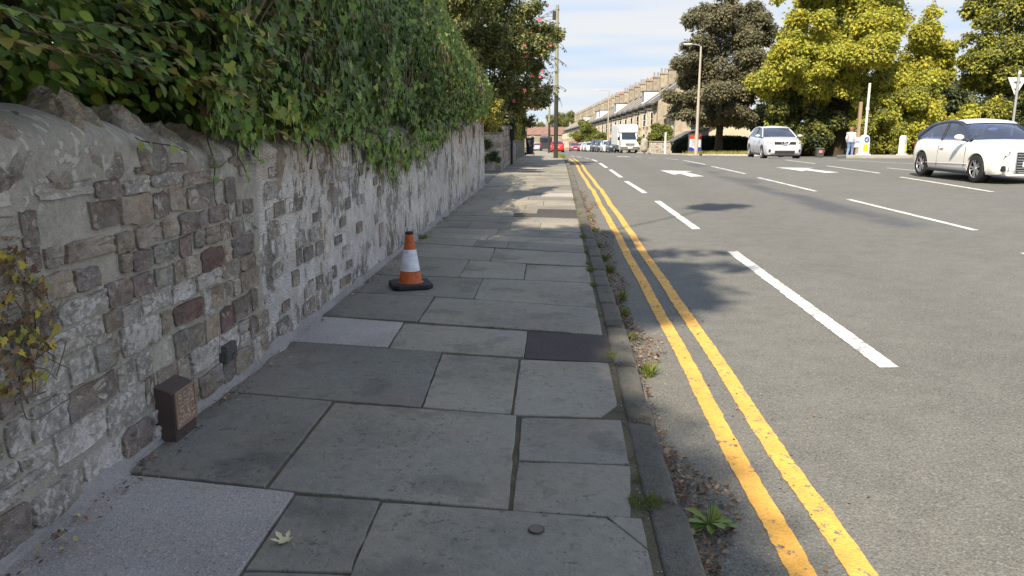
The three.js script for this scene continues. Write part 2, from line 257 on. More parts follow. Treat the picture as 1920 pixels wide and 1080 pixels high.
{
  const r = mulberry(99); let z = -9.24, s = 0.33, id = 60;
  while (z > -41) {
    const dep = mix(0.55, 0.95, r()), s2 = mix(s, 0.10, 0.25), n = r() < 0.3 ? 4 : r() < 0.6 ? 3 : 2, cuts = [-1.9]; for (let k = 1; k < n; k++) cuts.push(-1.9 + 2.24 * (k + (r() - 0.5) * 0.6) / n); cuts.push(E1);
    const Z = (x, zz, ss) => zz - ss * (E1 - x);
    for (let k = 0; k < n; k++) {
      const x0 = cuts[k], x1 = cuts[k + 1], z1 = z - dep, b0 = bend(z), b1 = bend(z1), q = r(), tarmac = z < -12.6 && z > -13.8 && k === n - 1;
      slab([[x0 + b1, Z(x0, z1, s2) + 0.006], [x1 + b1, Z(x1, z1, s2) + 0.006], [x1 + b0, Z(x1, z, s) - 0.006], [x0 + b0, Z(x0, z, s) - 0.006]], tarmac ? MAT.patch : q < 0.06 ? MAT.concretePale : F(Math.floor(r() * 5)), id++, 0.0, 0, tarmac ? 'tarmac_patch' : 'flagstone');
    }
    z -= dep; s = s2;
  }
  part('far_footway', sheet(4, 80, (u, v) => { const z = mix(-41, -130, v), x = mix(-2.1, E1 + 0.03, u) + bend(z); return [x, gy(z) - 0.002, z, x, z]; }), F(2), pavement);
}
// kerb stones with worn, uneven edges
const kerb = structGroup('kerb', 'worn stone kerb between the footway and the gutter', 'kerb');
{
  const r = mulberry(7), joints = [1.2, 0.2, -0.75, -1.75, -2.93, -3.82, -4.78, -5.75, -6.55, -7.3, -8.15, -9.0]; let z = -9.0; while (z > -75) { z -= mix(0.75, 1.05, r()); joints.push(z); }
  for (let i = 0; i + 1 < joints.length; i++) {
    const z0 = joints[i] - 0.006 - 0.006 * r(), z1 = joints[i + 1] + 0.006, near = z0 > -14, n = near ? 14 : 5, prof = [[0, -0.16], [0, -0.014], [0.005, -0.004], [0.016, 0], [0.06, 0], [0.105, 0], [0.134, -0.004], [0.148, -0.018], [0.152, -0.16]];
    const dy = (r() - 0.5) * 0.012, dxx = (r() - 0.5) * 0.012, w = 1 + (r() - 0.5) * 0.06;
    const g = sheet(prof.length - 1, n + 2, (u, v, a, b) => {
      const t = clamp((b - 1) / n), z = mix(z0, z1, t), endIn = (b === 0 || b === n + 2) ? 0.35 : 1; let [px, py] = prof[a];
      const wear = near ? 0.013 * Math.max(0, n3(z * 5, a > 4 ? 9 : 2, i, 5) - 0.35) * (a === 2 || a === 3 || a >= 6 && a < 8 ? 1 : 0.3) : 0, cr = (t === 0 || t === 1) ? 0.006 : 0;
      const y = b === 0 || b === n + 2 ? -0.16 : py - wear - cr + 0.006 * (n3(z * 8, px * 30, i, 6) - 0.5);
      return [(0.375 + px * w + dxx - (a > 5 ? wear : -wear) + bend(z)), gy(z) + 0.004 + dy + y, z, px + py + i * 0.37, z];
    }, false);
    part('kerbstone', g, MAT.kerb, kerb);
  }
}
// driveway through the gap in the walls
structure('driveway', sheet(8, 10, (u, v) => { const x = mix(-14, -1.88, u), z = mix(-20.3, -26.5, v); return [x, 0.002 + 0.012 * f3(x, 0, z, 4, 3) + 0.01 * (-x - 1.9), z, x, z]; }), mat(0.16, 0.155, 0.145, 0.95, { map: rep(T.asphalt, 1 / 5) }), 'short tarmac driveway between the two garden walls', 'driveway');
structure('garden_ground', sheet(14, 40, (u, v) => { const x = mix(-40, -2.1, u), z = mix(30, -20.2, v); return [x, 0.45 + 0.3 * f3(x * 0.2, 0, z * 0.2, 4, 3), z, x, z]; }), MAT.grass, 'raised garden ground behind the wall', 'ground');
structure('garden_ground_001', sheet(14, 40, (u, v) => { const x = mix(-40, -2.1, u), z = mix(-26.6, -150, v); return [x + bend(z), gy(z) + 0.3 + 0.3 * f3(x * 0.2, 0, z * 0.2, 4, 3), z, x, z]; }), MAT.grass, 'garden ground behind the farther wall', 'ground');
// footway and verge on the far side of the road
const verge = structGroup('verge', 'sunny far footway with dry grass edge', 'verge');
const vx = z => { const d = -z; return d < 62 ? 12 + 26 * Math.pow(clamp((62 - d) / 6.5), 2.2) : edgeR(z); };
part('footway', sheet(10, 130, (u, v) => { const d = v < 0.3 ? mix(55.6, 64, v / 0.3) : mix(64, 330, (v - 0.3) / 0.7), z = -d, x0 = vx(z), x = x0 + 0.12 + (80 - x0) * u * u; return [x, gy(z) + 0.03, z, x, z]; }), mat(0.27, 0.25, 0.2, 0.95, { map: rep(T.soil, 0.8) }), verge);
part('kerb_line', sheet(3, 130, (u, v, a) => { const d = v < 0.3 ? mix(55.5, 64, v / 0.3) : mix(64, 330, (v - 0.3) / 0.7), z = -d, x = vx(z) + [0, 0, 0.13, 0.13][a]; return [x, gy(z) + [-0.1, 0.045, 0.045, -0.02][a], z - (a > 1 && d < 60 ? 0.12 : 0), x, z]; }), mat(0.42, 0.39, 0.32, 0.9, { map: rep(T.grain, 1) }), verge);
// ---------------------------------------------------------------- the garden walls on the left
T.stone = tex(1024, 1024, (u, v, o) => {                    // 1 m across: rubble stone with flaking white lime and lichen specks
  const c = fbm(u, v, 5, 5, 201), f = fbm(u, v, 40, 3, 203), g = vn(u * 260, v * 260, 260, 205);
  let k = 0.62 + 0.55 * (c - 0.5) + 0.42 * (f - 0.5) + 0.2 * (g - 0.5);
  const spot = sm(0.58, 0.70, 0.6 * fbm(u, v, 70, 3, 207) + 0.4 * fbm(u, v, 14, 3, 208)) * sm(0.40, 0.62, fbm(u, v, 4, 3, 209));
  const w = (fbm(u, v, 7, 3, 211) - 0.5) * 0.3;
  o[0] = mix(k * (1 + w), 1.3, spot * 0.6); o[1] = mix(k, 1.3, spot * 0.6); o[2] = mix(k * (1 - w), 1.3, spot * 0.6);
  for (let i = 0; i < 3; i++) o[i] *= 0.6;
});
T.stoneLimed = tex(1024, 1024, (u, v, o) => {
  const c = fbm(u, v, 5, 5, 221), f = fbm(u, v, 40, 3, 223), g = vn(u * 260, v * 260, 260, 225);
  let k = 0.62 + 0.55 * (c - 0.5) + 0.42 * (f - 0.5) + 0.2 * (g - 0.5);
  const lime = sm(0.44, 0.60, 0.45 * fbm(u, v, 7, 4, 227) + 0.55 * fbm(u, v, 60, 3, 229));
  for (let i = 0; i < 3; i++) o[i] = mix(k * [1, 0.97, 0.93][i], 1.12 + 0.4 * (f - 0.5), lime * 0.7) * 0.6;
});
T.stoneBump = tex(1024, 1024, (u, v, o) => grey3(o, 0.55 * fbm(u, v, 7, 5, 231) + 0.3 * fbm(u, v, 40, 3, 203) + 0.15 * vn(u * 260, v * 260, 260, 205)), false);
T.mortar = tex(1024, 1024, (u, v, o) => {
  const c = fbm(u, v, 4, 5, 241), f = fbm(u, v, 50, 3, 243), g = vn(u * 300, v * 300, 300, 245), lime = sm(0.58, 0.68, fbm(u, v, 30, 3, 247)) * sm(0.4, 0.6, fbm(u, v, 3, 3, 249));
  const k = 0.74 + 0.36 * (c - 0.5) + 0.28 * (f - 0.5) + 0.22 * (g - 0.5); for (let i = 0; i < 3; i++) o[i] = mix(k * [1.02, 1, 0.95][i], 1.2, lime * 0.6) * 0.8;
});
T.harl = tex(2048, 1024, (u, v, o) => {                     // 5 m by 1.7 m: old rendered wall, flaked whitewash over grey-brown, runs and scabs
  const c = fbm(u * 1, v * 0.34, 9, 5, 251), f = fbm(u * 3, v, 24, 4, 253), g = vn(u * 700, v * 240, 700, 255);
  let k = 0.46 + 0.45 * (c - 0.5) + 0.45 * (f - 0.5) + 0.22 * (g - 0.5);
  const patch = 0.55 * fbm(u * 1, v * 0.34, 16, 4, 257) + 0.25 * fbm(u * 4, v * 0.5, 30, 3, 259) + 0.20 * fbm(u, v * 0.34, 120, 2, 261);
  const low = 0.085 * (1 - Math.abs(v - 0.32) * 2.4);
  const lime = sm(0.435, 0.53, patch + low), dark = sm(0.60, 0.72, fbm(u, v * 0.34, 22, 4, 263)), w = (fbm(u, v * 0.34, 8, 3, 265) - 0.5) * 0.3;
  for (let i = 0; i < 3; i++) o[i] = mix(k * [1 + w, 0.97, 0.90 - w][i] * (1 - 0.35 * dark), 1.18 * [1, 0.99, 0.99][i] * (0.85 + 0.5 * (f - 0.5)), lime * 0.88) * 0.82;
});
T.harlBump = tex(2048, 1024, (u, v, o) => grey3(o, 0.4 * fbm(u, v * 0.34, 30, 4, 271) + 0.35 * fbm(u * 3, v, 24, 4, 253) + 0.25 * vn(u * 700, v * 240, 700, 255)), false);
const stoneTints = [[0.285, 0.262, 0.235], [0.22, 0.203, 0.19], [0.315, 0.285, 0.25], [0.225, 0.20, 0.195], [0.265, 0.25, 0.23]];
const stoneMats = stoneTints.map(([r, g, b], i) => mat(r * 2.35, g * 2.15, b * 1.85, 0.95, { map: T.stone, bumpMap: T.stoneBump, bumpScale: 0.02 }));
const limedMats = [[0.88, 0.81, 0.72], [0.78, 0.71, 0.62]].map(([r, g, b]) => mat(r, g, b, 0.95, { map: T.stoneLimed, bumpMap: T.stoneBump, bumpScale: 0.02 }));
const redMats = [[0.25, 0.165, 0.145], [0.27, 0.17, 0.14], [0.31, 0.20, 0.14]].map(([r, g, b]) => mat(r * 1.5, g * 1.45, b * 1.4, 0.95, { map: T.stone, bumpMap: T.stoneBump, bumpScale: 0.016 }));
MAT.mortar = mat(0.585, 0.535, 0.455, 0.97, { map: T.mortar, bumpMap: T.mortar, bumpScale: 0.012 });
MAT.harl = new THREE.MeshStandardMaterial({ color: lin(0.88, 0.82, 0.74), vertexColors: true, map: rep(T.harl, 1 / 5, 1 / 1.7), bumpMap: rep(T.harlBump, 1 / 5, 1 / 1.7), bumpScale: 0.05, roughness: 0.97 });
const WX = -1.905;                                           // face of the wall

// one irregular stone, its face outline given in (z, y); returns a closed shallow block standing proud of the mortar
function stoneGeo(z0, z1, y0, y1, proud, r, n = 12, depth = 0.05) {
  const cz = (z0 + z1) / 2, cy = (y0 + y1) / 2, hw = Math.abs(z1 - z0) / 2, hh = (y1 - y0) / 2, P = [], I = [], U = [], ou = r() * 5, ov = r() * 5;
  const per = n / 4, ring = (s, x, jit) => { for (let k = 0; k < n; k++) { const e = Math.floor(k / per), f = (k % per) / per * 2 - 1, cn = k % per < 0.5 ? 0.955 : 1, c = [1, -f, -1, f][e] * cn, q = [f, 1, -f, -1][e] * cn, m = 1, J = jit[k]; P.push(x + (s < 0.9 ? (J - 0.5) * 0.012 : 0), cy + q * m * hh * s * (1 + (J - 0.5) * 0.24), cz + c * m * hw * s * (1 + (J - 0.5) * 0.17)); U.push(P.at(-1) + ou, P.at(-2) + ov); } };
  const j = Array.from({ length: n }, r), tip = (r() - 0.5) * 0.012;
  ring(1.02, -depth, j); ring(1, proud * 0.35, j); ring(1 - 0.006 / Math.min(hw, hh), proud * 0.9, j); ring(0.55, proud + tip * 0.5, j);
  P.push(proud + tip, cy, cz); U.push(cz + ou, cy + ov);
  for (let q = 0; q < 3; q++) for (let k = 0; k < n; k++) { const a = q * n + k, b = q * n + (k + 1) % n, c = a + n, d = b + n; I.push(a, c, b, b, c, d); }
  for (let k = 0; k < n; k++) I.push(3 * n + k, 4 * n, 3 * n + (k + 1) % n);
  const g = new THREE.BufferGeometry(); g.setAttribute('position', new THREE.Float32BufferAttribute(P, 3)); g.setAttribute('uv', new THREE.Float32BufferAttribute(U, 2)); g.setIndex(I); const h = toCreasedNormals(g, 0.7); return h;
}
// --- the near wall: coursed rubble, then rendered
const wall = thing('garden_wall', 'long old stone garden wall, bare rubble near and flaking render farther along', 'wall', [WX, 0, 0]);
{
  const top = z => 1.40 + 0.10 * sm(-4.3, -3.1, z) + 0.05 * sm(-4.4, -3, z) * (n3(z * 2.2, 0, 0, 3) - 0.5) + 0.012 * Math.max(0, -z - 4.8), wob = (y, z, s = 1) => 0.022 * (f3(0, y * 2.2, z * 1.3, 5, 3) - 0.5) * s + 0.012 * (f3(3, y * 11, z * 11, 6, 3) - 0.5) * s;
  const profile = (z, N) => { const t = top(z), q = []; for (let k = 0; k <= N; k++) { const s = k / N; if (s < 0.8) q.push([0, -0.1 + (t - 0.07 + 0.1) * s / 0.8]); else { const a = (s - 0.8) / 0.2; q.push([-0.34 * a * a - 0.10 * a, t - 0.07 + 0.19 * Math.sin(a * 1.35) - 0.04 * a]); } } return q; };
  const body = (za, zb, step, N, m, name, colour) => { const n = Math.ceil(Math.abs(za - zb) / step); part(name, sheet(n, N + 2, (u, v, i, j) => {
    const z = mix(za, zb, u), p = profile(z, N); let x, y; if (j <= N) [x, y] = p[j]; else if (j === N + 1) { x = -0.46; y = 1.2; } else { x = -0.46; y = -0.1; }
    const w = j <= N ? wob(y, z) - 0.014 : 0, c = colour ? colour(y, z) : null; return c ? [x + w, y, z, -z, Math.max(0, y), ...c] : [x + w, y, z, z, y];
  }, false), m, wall); };
  body(4, -4.86, 0.04, 44, MAT.mortar, 'mortar_core');
  body(-4.84, -20.35, 0.045, 36, MAT.harl, 'rendered_face', (y, z) => { const k = 0.86 + 0.5 * (f3(0, y * 1.1, z * 0.55, 61, 4) - 0.5), b = sm(0.4, 0.65, f3(0, y * 1.6, z * 0.5, 67, 3)); const br = sm(0.95, 1.3, y + 0.5 * (f3(0, y * 3, z * 2, 71, 3) - 0.5)); return [k * mix(1, 0.80, br), k * mix(1, 0.74, br) * (1 - 0.02 * b), k * mix(1, 0.66, br) * (1 - 0.05 * b)]; });
  // end of the rendered wall at the driveway
  part('wall_end', sheet(6, 10, (u, v) => { const y = mix(-0.1, top(-20.4) - 0.02, v), x = mix(0.0, -0.46, u); return [x + (u === 0 ? wob(y, -20.35) - 0.014 : 0), y, -20.352 - 0.02 * f3(x * 6, y * 6, 0, 3, 3) * (u > 0 ? 1 : 0), x, y]; }), stoneMats[2], wall);
  // cement fillet along the foot
  part('fillet', sheet(3, 420, (u, v, a) => { const z = mix(2, -20.3, v), q = n3(z * 5, 0, 0, 3), s = 0.012 + 0.05 * q * q; return [[-0.01, s * 0.35, s * 0.75, s + 0.01][a], [0.045 * q + 0.035, 0.028 * q + 0.012, 0.012, -0.02][a] + 0.012 * (n3(z * 30, a, 0, 9) - 0.5), z, z, a * 0.03]; }, true), mat(0.42, 0.39, 0.375, 0.97, { map: T.mortar, bumpMap: T.mortar, bumpScale: 0.01 }), wall);
  // stones of the bare part, course by course
  const r = mulberry(2024); let y = 0.035; const courses = [];
  while (y < 1.30) { const h = y < 0.5 ? mix(0.085, 0.155, r()) : mix(0.06, 0.125, r()); courses.push([y, Math.min(h, 1.335 - y)]); y += h + mix(0.014, 0.026, r()); }
  const pick = (y, q) => { if (q < 0.026) return redMats[Math.floor(r() * 3)]; const L = y < 0.75 ? 0.34 : 0.12; return r() < L ? limedMats[Math.floor(r() * 2)] : stoneMats[Math.floor(r() * 5)]; };
  for (const [cy, ch] of courses) {
    let z = -0.5 - r() * 0.1;
    while (z > -4.74) {
      const w = ch < 0.08 ? mix(0.16, 0.36, r()) : mix(0.08, 0.34, Math.pow(r(), 1.1)), g = mix(0.010, 0.030, r()), slope = 0.032 * (n3(z * 1.2, cy * 5, 0, 8) - 0.5), y0 = cy + slope + 0.026 * (r() - 0.5), y1 = cy + ch + slope + 0.026 * (r() - 0.5), skip = cy > 1.16 ? 0.4 : cy > 0.98 ? 0.14 : 0.03;
      if (r() > skip) {
        const proud = mix(-0.010, 0.011, r()) - (cy > 1.0 ? 0.004 : 0);
        if (ch > 0.125 && w < 0.2 && r() < 0.35) { const m = (y0 + y1) / 2; part('stone', stoneGeo(z, z - w, y0, m - 0.009, proud, r, 12), pick(cy, r()), wall); part('stone', stoneGeo(z, z - w, m + 0.009, y1, mix(0, 0.016, r()), r, 12), pick(cy, r()), wall); }
        else part('stone', stoneGeo(z, z - w, y0, y1, proud, r, 16), pick(cy, r()), wall);
      }
      z -= w + g;
    }
  }
  // stones that show through the render next to the joint
  for (let k = 0; k < 60; k++) { const z = -4.95 - 3.4 * Math.pow(r(), 1.5), y0 = 0.08 + Math.floor(r() * 9) * 0.135, w = mix(0.10, 0.24, r()), h = mix(0.07, 0.12, r()); part('stone', stoneGeo(z, z - w, y0, y0 + h, mix(-0.014, -0.002, r()), r, 12), r() < 0.45 ? limedMats[1] : stoneMats[Math.floor(r() * 5)], wall); }
  // a dark block with a round hole low in the wall
  const vent = part('vent_block', rbox(0.06, 0.105, 0.15, 0.012, 0.0, 0.215, -4.22), mat(0.26, 0.25, 0.245, 0.9, { map: T.stone, bumpMap: T.stoneBump, bumpScale: 0.01 }), wall);
  const hole = new THREE.TorusGeometry(0.017, 0.005, 6, 16).rotateY(Math.PI / 2); part('hole_rim', hole.translate(0.031, 0.20, -4.23), mat(0.10, 0.1, 0.1, 0.95), vent); part('hole', new THREE.CircleGeometry(0.016, 14).rotateY(Math.PI / 2).translate(0.0318, 0.20, -4.23), mat(0.012, 0.012, 0.012, 1), vent);
  // upright coping stones bedded in mortar along the top
  const cop = [[-2.30, 0.34, 0.28], [-2.62, 0.33, 0.30], [-2.93, 0.24, 0.22], [-3.25, 0.37, 0.30], [-3.62, 0.29, 0.28], [-3.95, 0.22, 0.24], [-4.28, 0.2, 0.26], [-4.62, 0.17, 0.24], [-1.95, 0.34, 0.30], [-1.55, 0.3, 0.30], [-1.15, 0.34, 0.28]];
  cop.forEach(([z, h, w], i) => {
    const g = new THREE.IcosahedronGeometry(1, 4), p = g.attributes.position, uv = g.attributes.uv, lean = 0.25 * Math.sin(i * 2.3);
    for (let k = 0; k < p.count; k++) {
      let x = p.getX(k), y = p.getY(k), q = p.getZ(k); const sq = v => Math.sign(v) * Math.pow(Math.abs(v), 0.62); x = sq(x); q = sq(q); const t = (sq(y) + 1) / 2, tap = 1 - 0.55 * t * t, nz = Math.round(6 * f3(x * 1.1 + i * 5, t * 1.8, q * 1.1, 17, 3)) / 6 - 0.5, f = f3(x * 5 + i, t * 8, q * 5, 19, 3) - 0.5;
      p.setXYZ(k, -0.13 + x * 0.17 * tap * (1 + nz * 0.7) - 0.09 * t + f * 0.03, 1.24 + (h + 0.06) * t + nz * 0.10 + f * 0.03, q * w * 0.58 * tap * (1 + nz * 0.6) + lean * h * t * 0.6 + f * 0.025); uv.setXY(k, p.getZ(k) * 1.4 + i * 0.37, p.getY(k) * 1.4 - p.getX(k) * 1.1);
    }
    g.computeVertexNormals(); const o = part('coping_stone', toCreasedNormals(g, 0.3), [stoneMats[2], stoneMats[0], stoneMats[4]][i % 3], wall); o.position.z = z;
  });
}
// --- the wall beyond the driveway: lit end pier, low stone wall along the footway
function blockWall(group, w, h, d, seed, mats, opts = {}) {   // face of separate roughly squared blocks on a box core; local x along, face at z = 0
  const r = mulberry(seed); part('core', box(w, h, d, w / 2, h / 2, -d / 2 - 0.012), MAT.mortar, group); let y = 0.02;
  while (y < h - 0.05) { const ch = Math.min(mix(0.10, 0.18, r()), h - y - 0.01); let x = 0.01; while (x < w - 0.04) { const bw = Math.min(mix(0.14, 0.42, r()), w - x - 0.005); const g = stoneGeo(-x, -x - bw, y, y + ch, 0.012 * r(), r, 8, 0.03); g.rotateY(-Math.PI / 2); part('stone', g, mats[Math.floor(r() * mats.length)], group); x += bw + 0.018; } y += ch + 0.018; }
}
const paleStoneMats = [limedMats[0], limedMats[1], limedMats[0], stoneMats[2]];  // pale mix: mostly limed stone, plus one plain stone tint
{
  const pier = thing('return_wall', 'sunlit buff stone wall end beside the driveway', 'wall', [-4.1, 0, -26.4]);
  blockWall(pier, 2.2, 1.24, 0.42, 31, paleStoneMats); part('coping', rbox(2.24, 0.06, 0.5, 0.015, 1.1, 1.27, -0.2), stoneMats[2], pier);
  const far = thing('roadside_wall', 'shaded stone wall along the footway beyond the driveway', 'wall', [-1.9, 0, -26.86]);
  const len = 22, r = mulberry(88), core = sheet(60, 10, (u, v) => { const z = -len * u, Z = -26.86 + z, y = mix(-0.2, 1.5, v), b = bend(Z) - bend(-26.86); return [b + 0.02 * (f3(1, y * 3, z * 3, 5, 3) - 0.5), gy(Z) + y, z, z, y]; });
  part('wall_face', core, mat(0.34, 0.31, 0.27, 0.95, { map: T.stoneLimed, bumpMap: T.stoneBump, bumpScale: 0.03 }), far);
  part('wall_top', sheet(60, 3, (u, v) => { const z = -len * u, Z = -26.86 + z, b = bend(Z) - bend(-26.86); return [b - 0.45 * v, gy(Z) + 1.5 + 0.05 * Math.sin(v * 3.1), z, z, v]; }, true), stoneMats[2], far);
  part('wall_back', sheet(60, 2, (u, v) => { const z = -len * u, Z = -26.86 + z, b = bend(Z) - bend(-26.86); return [b - 0.45, gy(Z) + mix(1.5, -0.2, v), z, z, v]; }), stoneMats[2], far);
  let y = 0.02; while (y < 1.4) { const ch = mix(0.13, 0.2, r()); let z = 0; while (z > -9) { const w = mix(0.2, 0.5, r()), Z = -26.86 + z; const g = stoneGeo(z - 0.01, z - w, y, Math.min(y + ch, 1.48), 0.014 * r() + 0.006, r, 8, 0.04); part('stone', g.translate(bend(Z) - bend(-26.86), gy(Z), 0), r() < 0.4 ? limedMats[1] : stoneMats[Math.floor(r() * 5)], far); z -= w + 0.02; } y += ch + 0.02; }
  const gate = thing('gate_pier', 'plain brown stone gate pier past the long hedge', 'gate pier', [-2.05 + bend(-47), gy(-47), -47.3]);
  part('shaft', rbox(0.42, 1.85, 0.42, 0.03, 0, 0.9, 0), paleStoneMats[3], gate); part('cap', rbox(0.52, 0.12, 0.52, 0.04, 0, 1.88, 0), paleStoneMats[1], gate);
}
// --- cast-iron boundary marker at the foot of the wall
{
  const m = thing('boundary_marker', 'small rusty brown boundary marker with raised lettering at the foot of the stone wall', 'boundary marker', [WX + 0.03, 0, -3.51]);
  const rust = tex(256, 256, (u, v, o) => { const c = fbm(u, v, 6, 4, 301), g = vn(u * 90, v * 90, 90, 303), p = sm(0.58, 0.66, fbm(u, v, 22, 3, 305)); o[0] = mix(0.25 + 0.2 * (c - 0.5), 0.46, p) + 0.05 * g; o[1] = mix(0.14 + 0.09 * (c - 0.5), 0.37, p) + 0.04 * g; o[2] = mix(0.095 + 0.05 * (c - 0.5), 0.26, p) + 0.03 * g; });
  const dark = mat(0.085, 0.058, 0.048, 0.8, { map: T.grain }), face = new THREE.MeshStandardMaterial({ map: rust, roughness: 0.85, bumpMap: rust, bumpScale: 0.004 });
  const s = new THREE.Shape([[-0.06, -0.02], [0.05, -0.02], [0.05, 0.235], [0.035, 0.25], [-0.06, 0.285]].map(p => new THREE.Vector2(...p)));
  part('block', new THREE.ExtrudeGeometry(s, { depth: 0.2, bevelEnabled: true, bevelSize: 0.005, bevelThickness: 0.005, bevelSegments: 1 }).translate(0, 0, -0.1), dark, m);
  part('face_plate', box(0.006, 0.17, 0.195, 0.058, 0.155, 0), face, m);
  const letters = new THREE.MeshStandardMaterial({ color: lin(0.33, 0.25, 0.18), roughness: 0.9 }), q = mulberry(5);
  const gl = (c, z, y, h) => { const segs = { G: [[1, 1, 0, 1], [0, 1, 0, 0], [0, 0, 1, 0], [1, 0, 1, 0.45], [1, 0.45, 0.5, 0.45]], P: [[0, 0, 0, 1], [0, 1, 1, 1], [1, 1, 1, 0.5], [1, 0.5, 0, 0.5]], O: [[0, 0, 0, 1], [0, 1, 1, 1], [1, 1, 1, 0], [1, 0, 0, 0]], S: [[1, 1, 0, 1], [0, 1, 0, 0.5], [0, 0.5, 1, 0.5], [1, 0.5, 1, 0], [1, 0, 0, 0]] }[c]; return segs.map(([a, b, d, e]) => bar([0.0625, y + b * h, z - a * h * 0.62], [0.0625, y + e * h, z - d * h * 0.62], 0.0042, 0.0042, 5)); };
  const row = (w, y, h, z0, st) => [...w].forEach((c, i) => part('raised_letter', join(gl(c, z0 - i * st, y, h)), letters, m));
  row('GSP', 0.185, 0.04, 0.075, 0.05); row('S', 0.115, 0.045, 0.07, 0.05); row('PO', 0.115, 0.045, 0.0, 0.042);
  part('frame', join([box(0.008, 0.012, 0.2, 0.061, 0.242, 0), box(0.008, 0.012, 0.2, 0.061, 0.07, 0), box(0.008, 0.175, 0.012, 0.0612, 0.156, 0.095), box(0.008, 0.175, 0.012, 0.0612, 0.156, -0.095)]), face, m);
}
// ---------------------------------------------------------------- foliage
function leafFrom(outline, fold = 0.25, curl = 0.15) {        // outline: right half [[x, y]...] from base to tip, unit length; folded along the midrib
  const P = [], U = [], I = [], n = outline.length; const z = (x, y) => fold * Math.abs(x) - curl * y * y;
  for (const [x, y] of outline) { P.push(0, y, z(0, y), x, y, z(x, y), -x, y, z(x, y)); U.push(0.5, y, 0.5 + x, y, 0.5 - x, y); }
  for (let k = 0; k + 1 < n; k++) { const a = k * 3, b = a + 3; I.push(a, a + 1, b + 1, a, b + 1, b, a, b, b + 2, a, b + 2, a + 2); }
  const g = new THREE.BufferGeometry(); g.setAttribute('position', new THREE.Float32BufferAttribute(P, 3)); g.setAttribute('uv', new THREE.Float32BufferAttribute(U, 2)); g.setIndex(I); g.computeVertexNormals(); return g;
}
const beechLeaf = leafFrom([[0, 0], [0.20, 0.14], [0.31, 0.38], [0.30, 0.58], [0.20, 0.80], [0.001, 1]], 0.28, 0.2);
const ovalLeaf = leafFrom([[0, 0], [0.24, 0.3], [0.2, 0.7], [0.001, 1]], 0.3, 0.15);
const ivyLeaf = (() => {                                     // five lobes round the stalk
  const pts = [[0, 0.12], [0.30, -0.02], [0.50, 0.20], [0.30, 0.42], [0.36, 0.62], [0.14, 0.62], [0, 1.0], [-0.14, 0.62], [-0.36, 0.62], [-0.30, 0.42], [-0.50, 0.20], [-0.30, -0.02]];
  const P = [0, 0.36, 0.0], U = [0.5, 0.36], I = []; for (const [x, y] of pts) { P.push(x, y, 0.16 * Math.abs(x) - 0.18 * y * y + 0.02); U.push(0.5 + x, y); }
  for (let k = 0; k < pts.length; k++) I.push(0, 1 + k, 1 + (k + 1) % pts.length);
  const g = new THREE.BufferGeometry(); g.setAttribute('position', new THREE.Float32BufferAttribute(P, 3)); g.setAttribute('uv', new THREE.Float32BufferAttribute(U, 2)); g.setIndex(I); g.computeVertexNormals(); return g;
})();
function sprayOf(n, len, wid, spread, seed) {                // a twig end with n leaves
  const r = mulberry(seed), L = [];
  for (let k = 0; k < n; k++) { const g = leafFrom([[0, 0], [wid, 0.45], [0.001, 1]], 0.35, 0.25); g.scale(len, len, len); g.rotateY((r() - 0.5) * 1.6); g.rotateX((r() - 0.5) * 1.5); g.rotateZ((r() - 0.5) * 2.6); g.translate((r() - 0.5) * spread, (r() - 0.3) * spread, (r() - 0.5) * spread); L.push(geoOf(g)); }
  return mergeGeometries(L);
}
const leafMat = (rough = 0.55, tr = 0.35) => new THREE.MeshPhysicalMaterial({ color: 0xffffff, roughness: rough, transmission: tr, thickness: 0, side: THREE.DoubleSide, specularIntensity: 0.5 });
MAT.leaf = leafMat(0.6, 0.35); MAT.ivy = leafMat(0.5, 0.28); MAT.crown = leafMat(0.8, 0.5);
const _m = new THREE.Matrix4(), _x = new THREE.Vector3(), _y = new THREE.Vector3(), _z = new THREE.Vector3();
function frame(pos, tip, nrm, s, sx = 1) { _y.copy(tip).normalize(); _x.crossVectors(_y, nrm).normalize(); _z.crossVectors(_x, _y); return new THREE.Matrix4().makeBasis(_x.clone().multiplyScalar(s * sx), _y.clone().multiplyScalar(s), _z.clone().multiplyScalar(s)).setPosition(pos); }
function instanced(name, geo, m, list, parent) {             // list: [matrix, colour]
  const o = new THREE.InstancedMesh(geo, m, list.length); o.name = name; o.userData = { kind: 'stuff' };
  list.forEach(([M, c], i) => { o.setMatrixAt(i, M); o.setColorAt(i, c); }); o.instanceMatrix.needsUpdate = true; if (o.instanceColor) o.instanceColor.needsUpdate = true; parent.add(o); return o;
}
const tintMats = new Map();
function leafTint(base, c) { const k = [c.r, c.g, c.b].map(v => Math.round(v * 60)).join(); if (!tintMats.has(k)) { const m = base.clone(); m.color = new THREE.Color().setRGB(...k.split(',').map(v => Math.max(0.4, +v) / 60)); tintMats.set(k, m); } return tintMats.get(k); }
function withLargest(list, n, name, geo, base, parent) {      // the n that show largest become meshes of their own, the rest one mass
  const eye = V3(0, 1.5, 0), p = V3(), key = ([M]) => { p.setFromMatrixPosition(M); const d = p.distanceTo(eye); return (p.z > -1.6 ? 1e3 : 0) + d + 3 * Math.max(0, -1.95 - p.x); };
  const s = list.map(q => [key(q), q]).sort((a, b) => a[0] - b[0]).map(q => q[1]);
  s.slice(0, n).forEach(([M, c]) => { const o = part('leaf', geo, leafTint(base, c), parent); M.decompose(o.position, o.quaternion, o.scale); });
  return instanced(name, geo, base, s.slice(n), parent);
}
const pal = (r, list) => { const q = list[Math.floor(r() * list.length)], k = 0.8 + 0.4 * r(); return lin(q[0] * k, q[1] * k, q[2] * k); };
MAT.bark = mat(0.11, 0.09, 0.065, 0.95, { map: rep(T.soil, 2, 1), bumpMap: rep(T.soil, 2, 1), bumpScale: 0.05 });
